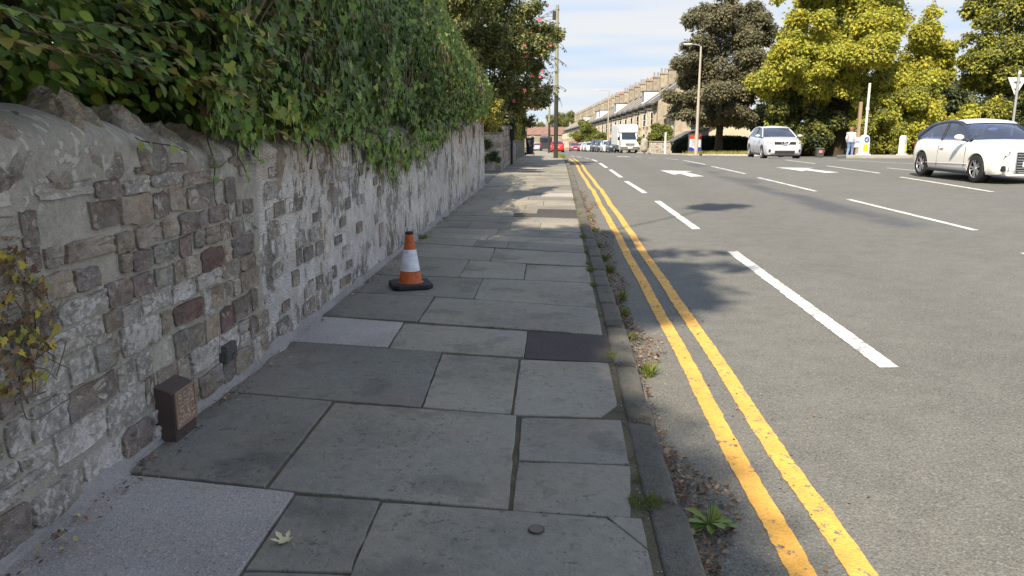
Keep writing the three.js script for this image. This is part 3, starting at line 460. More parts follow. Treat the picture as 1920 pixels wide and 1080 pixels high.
MAT.twig = mat(0.16, 0.115, 0.07, 0.9);

// --- beech hedge over the bare stone part of the wall
const lower = (() => { const k = [[2, 1.72], [-2.55, 1.70], [-3.25, 1.68], [-3.6, 1.62], [-4.15, 1.55], [-4.7, 1.48], [-5.5, 1.48], [-6.6, 1.38], [-7.8, 1.20], [-8.8, 1.02], [-9.6, 1.10], [-10.5, 1.14], [-12.5, 1.30], [-13.9, 1.56], [-16.4, 1.66], [-20.4, 1.80]]; return z => { for (let i = 0; i + 1 < k.length; i++) if (z <= k[i][0] && z >= k[i + 1][0]) return mix(k[i][1], k[i + 1][1], (z - k[i][0]) / (k[i + 1][0] - k[i][0])); return 1.7; }; })();
{
  const h = thing('beech_hedge', 'broad-leaved beech hedge spilling over the coping stones nearest the viewer', 'hedge', [0, 0, 0]);
  const r = mulberry(41), list = [], greens = [[0.12, 0.20, 0.02], [0.16, 0.25, 0.022], [0.09, 0.155, 0.02], [0.22, 0.30, 0.025], [0.30, 0.33, 0.03], [0.11, 0.17, 0.025]], yel = [[0.38, 0.27, 0.03], [0.30, 0.26, 0.04], [0.26, 0.14, 0.03]];
  const put = (x, y, z, s, cs) => { const nrm = V3(0.55 + (r() - 0.5) * 1.0, 0.75 + (r() - 0.5) * 0.7, 0.35 + (r() - 0.5) * 1.0), tip = V3(0.5 + (r() - 0.5) * 0.9, -0.45 + (r() - 0.5) * 0.7, (r() - 0.5) * 1.9); list.push([frame(V3(x, y, z), tip, nrm, s, 0.95 + 0.2 * r()), pal(r, cs)]); };
  const twigs = [];
  const mainTwig = (x0, y0, z0, dx, dy, dz, L, n) => {       // a shoot with leaves to both sides
    const d = V3(dx, dy, dz).normalize(), pts = []; for (let k = 0; k <= 4; k++) { const t = k / 4; pts.push([x0 + d.x * L * t, y0 + d.y * L * t - 0.12 * L * t * t, z0 + d.z * L * t]); }
    twigs.push(tube(pts, 0.004, 8, 4)); const warm = r() < 0.16;
    for (let k = 0; k < n; k++) { const t = (k + 0.7) / n, a = pts[Math.min(3, Math.floor(t * 4))], b = pts[Math.min(4, Math.floor(t * 4) + 1)], f = t * 4 % 1, side = k % 2 ? 1 : -1; const p = V3(mix(a[0], b[0], f), mix(a[1], b[1], f), mix(a[2], b[2], f)); const tip = d.clone().multiplyScalar(0.7).add(V3(0.1, -0.25, side * 0.8 * (Math.abs(d.z) > 0.7 ? 0.3 : 1))).add(V3((r() - 0.5) * 0.5 + (Math.abs(d.z) > 0.7 ? side * 0.6 : 0), (r() - 0.5) * 0.5, (r() - 0.5) * 0.5)); list.push([frame(p, tip, V3(0.3 + (r() - 0.5) * 0.8, 0.9, 0.25 + (r() - 0.5) * 0.8), mix(0.055, 0.085, r())), pal(r, warm || r() < 0.05 ? yel : greens)]); }
  };
  for (let k = 0; k < 420; k++) { const z = mix(0.8, -6.2, r()), y = mix(lower(z) + 0.08, 3.0, Math.pow(r(), 1.15)), f = sm(1.5, 2.2, y); mainTwig(mix(-2.25, -1.95, r()) + 0.05 * f, y, z, 0.8 + r() * 0.5, (r() - 0.45) * 0.9, (r() - 0.5) * 1.8, mix(0.18, 0.42, r()), 7 + Math.floor(r() * 6)); }
  for (let k = 0; k < 5200; k++) { const z = mix(1.2, -6.0, r()), y = mix(lower(z), 3.0, r()); put(mix(-2.55, -1.84, Math.pow(r(), 0.6)), y, z, mix(0.05, 0.08, r()), r() < 0.03 ? yel : greens); }
  for (let k = 0; k < 2600; k++) { const z = mix(1.2, -6.0, r()), y = mix(lower(z) + 0.15, 3.1, r()); put(mix(-3.3, -2.5, r()), y, z, mix(0.08, 0.12, r()), greens); }
  for (let k = 0; k < 9000; k++) { const z = mix(2.5, -7.5, r()), y = mix(1.45, 3.1, r()); put(mix(-3.9, -2.6, r()), y, z, mix(0.11, 0.17, r()), greens); }
  withLargest(list, 300, 'foliage', beechLeaf, MAT.leaf, h);
  part('twigs', join(twigs), MAT.twig, h, { kind: 'stuff' });
  for (let k = 0; k < 7; k++) { const z = 0.6 - k * 1.0; part('stem', tube([[-2.7, 0.6, z], [-2.65, 1.4, z - 0.1], [-2.45 + 0.2 * r(), 2.3, z + 0.2 * r()], [-2.5, 3.2, z + 0.2]], 0.028, 10, 6), MAT.bark, h); }
}
// --- ivy curtain over the rendered part
{
  const h = thing('ivy', 'thick dark ivy hanging in a curtain over the rendered wall', 'ivy', [0, 0, 0]);
  const r = mulberry(42), list = [], dk = [[0.07, 0.125, 0.02], [0.10, 0.165, 0.022], [0.14, 0.21, 0.025], [0.075, 0.12, 0.025], [0.13, 0.17, 0.025]], lt = [[0.20, 0.31, 0.04], [0.14, 0.25, 0.035], [0.28, 0.32, 0.05]], brown = [[0.16, 0.10, 0.045], [0.2, 0.13, 0.06]];
  const put = (x, y, z, s, c) => { const nrm = V3(1, 0.25 + (r() - 0.5) * 0.9, 0.15 + (r() - 0.5) * 1.3), tip = V3(0.25 + (r() - 0.5) * 0.5, -1, (r() - 0.5) * 1.1); list.push([frame(V3(x, y, z), tip, nrm, s), c]); };
  const upper = z => Math.min(4.85, 2.45 + 0.145 * (-z - 4));
  const face = (y, z) => -1.845 + sm(1.3, 1.9, y) * 0.34 * (n3(9, y * 2.3, z * 1.9, 15) - 0.55) + sm(1.45, 2.3, y) * (0.16 + 0.75 * (f3(0, y * 0.9, z * 0.7, 13, 3) - 0.45)) - sm(2.4, 4.8, y) * 1.1 - 0.22 * sm(-13, -19, z) * sm(1.5, 2.2, y);
  for (let k = 0; k < 17500; k++) {
    const z = mix(-4.0, -20.4, Math.pow(r(), 0.9)), lo = lower(z) + 0.24 * (n3(z * 2.3, 0, 0, 5) - 0.4) + (n3(z * 8, 0, 0, 6) - 0.5) * 0.16, y = mix(lo, upper(z), Math.pow(r(), 1.1)); if (z > -5.8 && r() < 0.6 && y > 1.75) continue; if (n3(z * 2.4, y * 2.6, 3, 19) < 0.36 && y > lo + 0.25 && r() < 0.85) continue;
    const young = y < lo + 0.22 || n3(z * 2.2, y * 2.2, 1, 9) > 0.7; const c = r() < 0.012 ? pal(r, brown) : pal(r, young && r() < 0.65 ? lt : r() < 0.14 ? lt : dk);
    put(face(y, z) - 0.10 * Math.abs(r() + r() - 1) + 0.02 * r(), y, z, mix(0.035, 0.10, Math.pow(r(), 1.3)), c);
  }
  for (let k = 0; k < 7000; k++) { const z = mix(-4.5, -20.3, r()), y = mix(lower(z) + 0.25, upper(z), r()); put(face(y, z) - mix(0.15, 0.55, r()), y, z, mix(0.07, 0.11, r()), pal(r, dk)); }
  for (let k = 0; k < 14000; k++) { const z = mix(-4.5, -20.2, r()), y = mix(1.35, upper(z) + 0.1, r()); put(Math.min(-2.12, face(y, z) - mix(0.3, 1.0, r())), y, z, mix(0.12, 0.18, r()), pal(r, dk)); }
  const wood = []; for (let k = 0; k < 60; k++) { const z = mix(-4.4, -20, r()), y0 = mix(1.1, 1.6, r()), L = mix(0.8, 2.2, r()), p = []; for (let i = 0; i <= 5; i++) { const y = y0 + L * i / 5; p.push([face(y, z) - 0.10 + 0.05 * r(), y, z + (r() - 0.5) * 0.3]); } wood.push(tube(p, mix(0.005, 0.013, r()), 14, 5)); }
  part('woody_stems', join(wood), MAT.twig, h, { kind: 'stuff' });
  const st = []; // loose runners hanging on the wall face
  const runner = (z, y, L, dz, n, pl) => { const p = []; for (let k = 0; k <= 5; k++) { const t = k / 5; p.push([WX + 0.012 + 0.014 * Math.sin(k * 2 + z * 3), y - L * t, z + dz * t + 0.05 * Math.sin(t * 5 + z * 7)]); } st.push(tube(p, 0.0035, 14, 4)); for (let k = 0; k < n; k++) { const t = 0.1 + 0.9 * (k + r() * 0.6) / n, i = Math.min(4, Math.floor(t * 5)), f = t * 5 - i; list.push([frame(V3(mix(p[i][0], p[i + 1][0], f) + 0.015, mix(p[i][1], p[i + 1][1], f), mix(p[i][2], p[i + 1][2], f) + (r() - 0.5) * 0.06), V3(0.2, -1 + r() * 0.7, (r() - 0.5) * 2.2), V3(1, 0.3 + (r() - 0.5) * 0.5, (r() - 0.5) * 0.7), mix(0.035, 0.065, r())), pal(r, pl)]); } };
  runner(-4.05, 1.55, 0.34, -0.22, 9, dk); runner(-4.62, 1.55, 0.36, 0.02, 12, lt); runner(-4.75, 1.5, 0.22, -0.1, 7, lt); runner(-3.45, 1.45, 0.08, -0.45, 5, lt); runner(-5.6, 1.52, 0.2, -0.2, 6, lt);
  for (let k = 0; k < 34; k++) { const z = mix(-5.8, -16, r()); runner(z, lower(z) + 0.06, mix(0.10, 0.34, r()), (r() - 0.6) * 0.35, 6 + Math.floor(r() * 7), r() < 0.7 ? lt : dk); }
  for (let k = 0; k < 5; k++) runner(-8.6 - k * 0.12, 1.12, mix(0.15, 0.36, r()), 0.14 * (r() - 0.2), 10, lt);
  withLargest(list, 300, 'foliage', ivyLeaf, MAT.ivy, h);
  part('runners', join(st), mat(0.085, 0.06, 0.04, 0.9), h, { kind: 'stuff' });
}
// --- dying creeper with yellow leaves on the bare stones
{
  const h = thing('creeper', 'withered creeper with yellow and brown leaves clinging to the bare stones', 'creeper', [0, 0, 0]);
  const r = mulberry(43), list = [], st = [], ye = [[0.52, 0.40, 0.04], [0.42, 0.33, 0.05], [0.30, 0.30, 0.05]], br = [[0.22, 0.13, 0.06], [0.28, 0.17, 0.09], [0.15, 0.085, 0.05], [0.34, 0.24, 0.14]];
  for (let k = 0; k < 200; k++) { const a = r() * 6.28, q = Math.sqrt(r()), z = -2.50 + Math.cos(a) * q * 0.19, y = 0.84 + Math.sin(a) * q * 0.26 + 0.10 * Math.cos(a) * 0; const m = k < 90 ? ye : br; list.push([frame(V3(WX + 0.02 + 0.05 * r() * (1 - q * 0.5), y, z), V3((r() - 0.5) * 0.8, -1 + r(), (r() - 0.5) * 2), V3(1, (r() - 0.5) * 1.2, (r() - 0.5) * 1.2), mix(0.022, m === ye ? 0.05 : 0.04, r())), pal(r, m)]); }
  for (let k = 0; k < 16; k++) { const z = -2.5 - r() * 0.15, y = 0.95 - r() * 0.3, p = []; for (let i = 0; i <= 4; i++) p.push([WX + 0.015 + 0.02 * r(), y + (r() - 0.45) * 0.12 * i * 0.6 - 0.03 * i, z + (r() - 0.55) * 0.14 * i * 0.7]); st.push(tube(p, 0.0022, 10, 4)); }
  list.forEach(([M, c], i) => { if (i < 140) { const o = part('leaf', ivyLeaf, leafTint(MAT.leaf, c), h); M.decompose(o.position, o.quaternion, o.scale); } });
  instanced('foliage', ivyLeaf, MAT.leaf, list.slice(140), h); part('stems', join(st), MAT.twig, h, { kind: 'stuff' });
}
// ---------------------------------------------------------------- trees and bushes
const sprays = [[7, 0.17, 0.26], [10, 0.13, 0.30], [5, 0.20, 0.24]].map(([n, l, s], k) => sprayOf(n, l, 0.36, s, 500 + k));
const smallSpray = sprayOf(7, 0.075, 0.34, 0.15, 511), hedgeSpray = sprayOf(9, 0.06, 0.36, 0.14, 512);
function clumps(blobs, r, per = 7) {                           // each mass of the crown breaks up into smaller clumps round it
  const out = []; for (const b of blobs) { const rx = b[3], ry = b[4] ?? rx, rz = b[5] ?? rx; out.push([b[0], b[1], b[2], rx * 0.72, ry * 0.72, rz * 0.72, 0.45 * (b[6] ?? 1)]); for (let k = 0; k < per; k++) { const t = r() * 6.283, c = 1.7 * r() - 0.75, s = Math.sqrt(Math.max(0, 1 - c * c)), q = mix(0.26, 0.46, r()), e = 0.80 + 0.28 * r(); out.push([b[0] + s * Math.cos(t) * rx * e, b[1] + c * ry * e, b[2] + s * Math.sin(t) * rz * e, rx * q, ry * q * 0.85, rz * q, 1.3 * (b[6] ?? 1)]); } } return out;
}
function crownList(blobs, n, r, cols, size = 1, hole = 0.36, seed = 1, freq = 0.55) {
  const A = blobs.map(b => b[3] * b[3] * (b[6] ?? 1)), tot = A.reduce((a, b) => a + b), list = [], p = V3(); let guard = 0;
  while (list.length < n && guard++ < n * 6) {
    let q = r() * tot, i = 0; while (q > A[i] && i < A.length - 1) q -= A[i++]; const b = blobs[i], rx = b[3], ry = b[4] ?? rx, rz = b[5] ?? rx;
    const t = r() * 6.283, c = 2 * r() - 1, s = Math.sqrt(1 - c * c), d = V3(s * Math.cos(t), c, s * Math.sin(t));
    const lump = 0.80 + 0.42 * (f3(d.x * 2.4 + i * 3, d.y * 2.4, d.z * 2.4, seed, 3) - 0.4), u = Math.pow(r(), 0.32) * lump;
    p.set(b[0] + d.x * rx * u, b[1] + d.y * ry * u, b[2] + d.z * rz * u); if (n3(p.x * freq / size, p.y * freq / size, p.z * freq / size, seed + 5) < hole * (u > 0.55 ? 1 : 0.3)) continue;
    const nrm = d.clone().add(V3((r() - 0.5) * 1.2, 0.7 + (r() - 0.5), (r() - 0.5) * 1.2)), tip = V3(d.x + (r() - 0.5) * 1.2, d.y * 0.3 - 0.4 + (r() - 0.5) * 0.9, d.z + (r() - 0.5) * 1.2);
    list.push([frame(p, tip, nrm, size * mix(0.55, 1.4, r())), pal(r, cols)]);
  }
  return list;
}
function limb(a, b, r0, r1, r, sag = 0.1) { const A = V3(...a), B = V3(...b), L = A.distanceTo(B), mid = A.clone().lerp(B, 0.5).add(V3((r() - 0.5) * L * 0.16, -sag * L * 0.5, (r() - 0.5) * L * 0.16)), c = new THREE.QuadraticBezierCurve3(A, mid, B), g = new THREE.TubeGeometry(c, 10, 1, 9), p = g.attributes.position; for (let k = 0; k < p.count; k++) { const t = Math.floor(k / 10) / 10, ce = c.getPoint(t), rr = mix(r0, r1, t) * (0.88 + 0.24 * n3(k % 10, t * 9, a[0], 3)); p.setXYZ(k, ce.x + (p.getX(k) - ce.x) * rr, ce.y + (p.getY(k) - ce.y) * rr, ce.z + (p.getZ(k) - ce.z) * rr); } g.computeVertexNormals(); return g; }
function tree(name, label, base, trunkH, rad, blobs, n, cols, o = {}) {   // blobs relative to the foot of the trunk
  const t = thing(name, label, o.cat ?? 'tree', base, 0, o.group), r = mulberry(o.seed ?? 1), top = o.lean ? [o.lean[0], trunkH, o.lean[1]] : [0, trunkH, 0];
  const tr = part('trunk', join([limb([0, -0.3, 0], top, rad * 1.15, rad * 0.75, r, 0), new THREE.CylinderGeometry(rad * 1.05, rad * 1.7, rad * 1.6, 10).translate(0, rad * 0.4, 0)]), o.bark ?? MAT.bark, t);
  blobs.forEach((b, i) => { if (i % (o.every ?? 1)) return; const k = 0.55 + 0.45 * (i % 3) / 2, s = [top[0] * k, trunkH * k + 0.4 * trunkH * (1 - k), top[2] * k]; part('limb', limb(s, [b[0], b[1] - (b[4] ?? b[3]) * 0.1, b[2]], rad * 0.42 * Math.min(1, 0.25 + (b[4] ?? b[3]) / 1.6), rad * 0.06, r, -0.1), o.bark ?? MAT.bark, tr); });
  const L = crownList(clumps(blobs, r), n, r, cols, o.size ?? 1, o.hole ?? 0.36, (o.seed ?? 1) * 13, o.freq ?? 0.55), third = Math.ceil(L.length / 3);
  const cr = new THREE.Group(); cr.name = 'crown'; cr.userData = { kind: 'stuff' }; t.add(cr);
  sprays.forEach((g, k) => instanced('leaf_sprays', o.geo ?? g, o.mat ?? MAT.crown, L.slice(k * third, (k + 1) * third), cr)); return t;
}
function bush(name, label, base, blobs, n, cols, o = {}) {
  const t = thing(name, label, o.cat ?? 'bush', base, 0, o.group), r = mulberry(o.seed ?? 1), st = [];
  blobs.forEach(b => { st.push(limb([b[0] * 0.4, -0.15, b[2] * 0.6], [b[0], b[1], b[2]], 0.05, 0.015, r)); }); part('stems', join(st), MAT.bark, t, { kind: 'stuff' });
  instanced('foliage', o.geo ?? sprays[(o.seed ?? 1) % 3], MAT.crown, crownList(clumps(blobs, r, 5), n, r, cols, o.size ?? 0.8, o.hole ?? 0.30, (o.seed ?? 1) * 17, o.freq ?? 0.7), t); return t;
}
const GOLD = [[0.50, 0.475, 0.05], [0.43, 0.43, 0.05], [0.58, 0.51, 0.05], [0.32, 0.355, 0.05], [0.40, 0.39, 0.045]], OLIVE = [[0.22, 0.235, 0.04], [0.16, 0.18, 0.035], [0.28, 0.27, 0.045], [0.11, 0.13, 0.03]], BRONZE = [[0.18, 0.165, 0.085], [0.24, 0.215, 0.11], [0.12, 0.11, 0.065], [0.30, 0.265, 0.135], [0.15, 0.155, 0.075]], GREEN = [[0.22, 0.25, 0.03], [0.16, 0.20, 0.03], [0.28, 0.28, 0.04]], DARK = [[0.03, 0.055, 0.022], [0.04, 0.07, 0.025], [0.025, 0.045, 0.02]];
// dark bronze-leaved tree behind the lamp column
tree('bronze_tree', 'tall dense dark bronze-leaved tree behind the lamp column', [14.05, gy(-70), -70], 2.9, 0.33, [[0.1, 9.9, 0, 3.1, 3.1], [-1.6, 11.0, 0.3, 1.9], [1.8, 10.4, -0.2, 1.9], [-0.2, 7.2, 0.5, 3.6, 2.8], [-2.4, 7.4, 0.2, 2.1], [2.1, 6.7, 0, 2.1], [-0.6, 4.7, 0.8, 3.6, 2.3], [-3.1, 4.4, 0.3, 1.5, 1.3], [2.3, 5.2, 0.2, 1.4, 1.2], [-2.0, 3.2, 1.0, 1.9, 1.2], [-0.2, 3.4, 1.2, 1.6, 1.1], [0.5, 12.4, 0, 1.2]], 25000, BRONZE, { seed: 3, hole: 0.28, size: 1.15, every: 2 });
// big golden-green tree at the side road
tree('golden_tree', 'large spreading yellow-green tree by the side road bollards', [19.6, gy(-57), -57], 4.4, 0.46, [[1.2, 10.2, 0, 3.9, 3.0], [-0.6, 11.6, 0, 3.0], [-3.9, 11.4, 0.4, 1.3], [-4.6, 5.6, 1.6, 2.3, 1.7], [-2.0, 4.9, 1.8, 2.3, 1.5], [0.8, 7.2, 0.9, 3.8, 2.1], [3.6, 8.9, 0, 2.2], [4.8, 6.3, 0.4, 2.2, 1.8], [2.4, 4.8, 1.4, 2.6, 1.5], [-2.6, 8.0, 0.8, 2.2], [1, 13.5, 0, 3.6]], 34000, GOLD, { seed: 5, hole: 0.40, size: 1.2, lean: [0.6, 0] });
// golden tree at the frame's edge
tree('golden_tree', 'broad yellow-green tree rising behind the white car at the picture edge', [32.2, gy(-56), -56], 3.6, 0.45, [[-2.0, 8.0, 0, 3.0, 2.6], [0.2, 7.2, 0.5, 4.2, 3.2], [-4.2, 5.6, 1, 2.0, 1.5], [-1.8, 3.9, 1.5, 3.0, 1.8], [1.8, 9.8, 0, 3.8], [-2.4, 10.4, -0.5, 1.4], [3, 5, 0.6, 3.6], [-1, 11.6, 0, 3.2], [-4.2, 7.0, 0.6, 1.4]], 30000, GOLD.slice(0, 2).concat(OLIVE), { seed: 6, hole: 0.38, size: 1.15 });
// undergrowth behind the island
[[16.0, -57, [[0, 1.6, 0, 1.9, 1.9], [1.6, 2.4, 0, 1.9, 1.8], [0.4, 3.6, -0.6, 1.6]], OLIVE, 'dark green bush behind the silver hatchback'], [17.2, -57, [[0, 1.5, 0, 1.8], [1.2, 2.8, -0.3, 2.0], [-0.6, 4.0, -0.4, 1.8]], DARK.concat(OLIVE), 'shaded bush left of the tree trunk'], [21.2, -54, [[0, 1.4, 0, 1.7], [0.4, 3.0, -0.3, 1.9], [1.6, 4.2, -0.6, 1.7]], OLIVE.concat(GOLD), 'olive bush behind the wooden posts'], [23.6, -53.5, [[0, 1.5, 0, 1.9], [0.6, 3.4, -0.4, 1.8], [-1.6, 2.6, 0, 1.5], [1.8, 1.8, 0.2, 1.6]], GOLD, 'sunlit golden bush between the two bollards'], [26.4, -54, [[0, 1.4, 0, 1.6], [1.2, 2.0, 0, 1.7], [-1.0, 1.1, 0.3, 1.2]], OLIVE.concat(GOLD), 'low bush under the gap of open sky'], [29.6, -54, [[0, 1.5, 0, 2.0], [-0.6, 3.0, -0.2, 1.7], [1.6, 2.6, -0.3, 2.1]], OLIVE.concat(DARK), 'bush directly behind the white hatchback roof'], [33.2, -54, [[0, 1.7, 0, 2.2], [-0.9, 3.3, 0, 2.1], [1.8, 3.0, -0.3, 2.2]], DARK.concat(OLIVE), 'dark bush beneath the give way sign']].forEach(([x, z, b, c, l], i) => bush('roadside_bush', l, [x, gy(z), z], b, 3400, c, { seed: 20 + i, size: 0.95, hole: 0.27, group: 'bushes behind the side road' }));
{
  const h = thing('field_hedge', 'long overgrown hedge closing the view behind the side road', 'hedge', [26, gy(-66), -66]), r = mulberry(62), L = [];
  part('stems', join(Array.from({ length: 44 }, (_, k) => limb([-8.6 + k * 0.52, 0, -0.5], [-8.4 + k * 0.52 + 0.5 * (r() - 0.5), 1.9, -0.3], 0.05, 0.02, r))), MAT.bark, h, { kind: 'stuff' });
  for (let k = 0; k < 7000; k++) { const t = r() * 23 - 9, top = 2.1 + 1.2 * n3(t * 0.5, 0, 0, 8), y = top * Math.pow(r(), 0.7); L.push([frame(V3(t, y, 0.4 * n3(t, y, 0, 9) + 0.3 * (r() - 0.5)), V3(r() - 0.5, r() - 0.7, 0.6), V3(r() - 0.5, 0.5, 1), mix(0.9, 1.4, r())), pal(r, n3(t * 0.7, y, 0, 4) > 0.5 ? GOLD : OLIVE)]); }
  instanced('foliage', sprays[2], MAT.crown, L, h);
}
tree('backing_tree', 'darker tree filling in behind the large golden tree', [24, gy(-74), -74], 3, 0.3, [[-4, 4.5, 0, 3.0], [0, 5, 0, 3.2], [4.2, 3.2, 0, 2.2], [-1.6, 8, 0, 2.6], [8.5, 3, 0, 2.4], [12, 5, 0, 3.4]], 9000, OLIVE.concat(DARK), { seed: 31, size: 1.4, hole: 0.25 });
// clipped dark hedge under the bronze tree
{
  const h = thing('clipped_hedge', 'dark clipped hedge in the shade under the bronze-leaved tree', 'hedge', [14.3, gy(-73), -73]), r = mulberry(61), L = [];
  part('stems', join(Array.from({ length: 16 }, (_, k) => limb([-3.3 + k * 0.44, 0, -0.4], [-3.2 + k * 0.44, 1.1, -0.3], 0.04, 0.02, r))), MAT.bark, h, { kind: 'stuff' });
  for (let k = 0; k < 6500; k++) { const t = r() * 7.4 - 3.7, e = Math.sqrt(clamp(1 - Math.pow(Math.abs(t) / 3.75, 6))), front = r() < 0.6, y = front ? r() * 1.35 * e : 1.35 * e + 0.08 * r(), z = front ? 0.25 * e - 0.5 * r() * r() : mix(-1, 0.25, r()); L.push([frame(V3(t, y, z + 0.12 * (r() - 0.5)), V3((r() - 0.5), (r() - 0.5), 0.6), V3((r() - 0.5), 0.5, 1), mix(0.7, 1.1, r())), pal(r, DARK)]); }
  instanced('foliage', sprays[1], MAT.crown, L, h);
}
bush('laurel_bush', 'bright green laurel bush behind the white post near the van', [10.2, gy(-82), -82], [[0, 1.7, 0, 1.35, 1.3], [-0.7, 1.2, 0.3, 1.1], [0.8, 1.3, 0.2, 1.0], [0.2, 2.5, 0, 0.85]], 2600, GREEN, { seed: 41, size: 0.9, hole: 0.25 });
bush('street_tree', 'round-headed small tree above the parked cars', [5.4, gy(-150), -150], [[0, 3.0, 0, 2.2, 1.8], [-1.6, 2.4, 0, 1.7, 1.3], [1.8, 2.8, 0, 1.7, 1.4], [0.1, 4.3, 0, 1.3]], 2400, GREEN.concat(OLIVE), { seed: 42, size: 1.6, hole: 0.25, cat: 'tree' });
bush('garden_shrub', 'small shrub in a front garden past the street tree', [8.6, gy(-120), -120], [[0, 1.4, 0, 0.8], [0.4, 2.0, 0, 0.6]], 600, OLIVE, { seed: 43, size: 1.0 });
[[-1.5, -330, 'wooded clump closing the far end of the street', [[0, 9, 0, 5.5, 4.5], [5, 11, -4, 5.5, 5], [9, 9, 0, 4]]], [-13, -345, 'pale far tree above the cross street roofs', [[0, 8, 0, 4, 4], [4, 9, 0, 4.5, 4.5], [-4.5, 7, 0, 4]]]].forEach(([x, z, l, b], i) => bush('far_tree', l, [x, gy(z), z], b, 2600, OLIVE, { seed: 45 + i, size: 2.6, hole: 0.2, cat: 'tree' }));
// flowering shrub overhanging the wall beyond the driveway
{
  const cols = [[0.18, 0.21, 0.05], [0.28, 0.29, 0.07], [0.11, 0.135, 0.04], [0.40, 0.38, 0.14], [0.08, 0.10, 0.04]];
  const s = thing('flowering_shrub', 'tall tangled shrub with pink flowers leaning over the wall past the driveway', 'shrub', [-2.6, 0.3, -29.3]), r = mulberry(71);
  const blobs = [[0.9, 4.0, 0.6, 1.25], [0.1, 4.8, 0.4, 1.3], [-0.7, 3.4, 1.4, 1.2], [0.6, 2.9, 0.6, 1.2], [1.4, 3.9, -0.6, 0.95], [0.2, 2.1, 1.2, 0.95, 0.8], [1.8, 4.5, -1.2, 0.75], [1.0, 1.9, -1.0, 0.8], [-0.9, 4.4, 1.2, 1.1], [1.2, 5.2, -0.4, 0.95], [-1.2, 2.4, 1.6, 0.9], [1.2, 2.6, -2.6, 0.9], [0.3, 5.9, 0, 1.1], [-0.9, 4.2, 4.4, 1.3], [-0.5, 3.0, 6.2, 0.9], [-0.8, 4.6, 7.2, 1.0], [-0.2, 5.2, 2.6, 1.2], [-0.4, 3.4, 3.2, 1.0]];
  instanced('foliage', smallSpray, MAT.crown, crownList(clumps(blobs, r, 6), 21000, r, cols, 1.3, 0.36, 73, 1.3), s);
  part('stems', join(blobs.map(b => limb([b[0] * 0.2 - 0.3, 0, b[2] * 0.4], [b[0], b[1], b[2]], 0.06, 0.012, r))), MAT.bark, s, { kind: 'stuff' });
  // wispy shoots reaching across the footway
  const tw = [], wl = []; for (let k = 0; k < 30; k++) { const x = 1.2 + r() * 0.8, y = mix(2.4, 5.2, r()), z = -0.6 - r() * 2.2, L = mix(0.4, 1.2, r()), sl = (r() - 0.35) * 1.5, dr = mix(0.3, 1.3, r()), p = []; for (let i = 0; i <= 4; i++) { const t = i / 4; p.push([x + L * t * (1 - 0.15 * dr * t), y + sl * L * t - dr * L * t * t, z + (r() - 0.5) * 0.15]); } tw.push(tube(p, 0.008, 10, 4)); for (let i = 0; i < 15; i++) { const t = r(), q = Math.min(3, Math.floor(t * 4)), f = t * 4 - q; wl.push([frame(V3(mix(p[q][0], p[q + 1][0], f), mix(p[q][1], p[q + 1][1], f) - 0.05 * r(), p[q][2] + (r() - 0.5) * 0.12), V3((r() - 0.5), -0.6, (r() - 0.5)), V3(r() - 0.5, 1, r() - 0.5), mix(0.5, 0.8, r())), pal(r, cols)]); } }
  instanced('shoot_leaves', smallSpray, MAT.crown, wl, s); part('shoots', join(tw), MAT.twig, s, { kind: 'stuff' });
  const fl = leafFrom([[0, 0], [0.4, 0.5], [0.001, 1]], 0.4, -0.3), fm = mat(0.50, 0.085, 0.12, 0.7), fg = join([0, 1, 2, 3, 4].map(k => { const g = fl.clone(); g.scale(0.055, 0.055, 0.055); g.rotateX(0.9); g.rotateY(k * 1.2566); return g; }));
  for (let k = 0; k < 34; k++) { const b = blobs[[0, 3, 4, 5, 7, 9, 0, 3][k % 8]], t = r() * 6.28, c = r() * 1.4 - 0.6, q = Math.sqrt(Math.max(0, 1 - c * c)); const o = part('flower', fg, fm, s); o.position.set(b[0] + Math.cos(t) * q * b[3] * 0.95 + 0.25 * b[3], b[1] + c * b[3] * 0.9, b[2] + Math.abs(Math.sin(t)) * q * b[3] * 0.98); o.rotation.set(1.2 + r(), r() * 6, r()); o.scale.setScalar(mix(0.8, 1.5, r())); }
}
bush('wall_ivy', 'sunlit yellow-green ivy mound on top of the return wall', [-2.5, 1.25, -26.85], [[0, 0.35, 0.1, 0.42, 0.38], [-0.6, 0.5, 0, 0.45, 0.45], [0.35, 0.5, -0.1, 0.4, 0.4], [-1.2, 0.65, 0, 0.5, 0.6], [0.1, 0.9, 0, 0.5, 0.4]], 1700, [[0.42, 0.38, 0.06], [0.52, 0.46, 0.10], [0.28, 0.28, 0.05]], { seed: 75, geo: hedgeSpray, size: 1.1, cat: 'ivy', freq: 2 });
[[-2.35, 0.95, -26.37, 0.16], [-2.2, 0.5, -26.37, 0.2], [-2.62, 0.42, -26.37, 0.14]].forEach(([x, y, z, s], i) => bush('wall_fern', ['small green fern rooted high in the sunlit wall end', 'fern rooted low in the sunlit wall end, nearer the footway', 'smallest fern low in the sunlit wall end'][i], [x, y, z], [[0, 0, 0.05, s, s, 0.09]], 70, [[0.08, 0.13, 0.03], [0.05, 0.09, 0.02]], { seed: 80 + i, geo: hedgeSpray, size: 0.9, cat: 'fern', hole: 0 }));
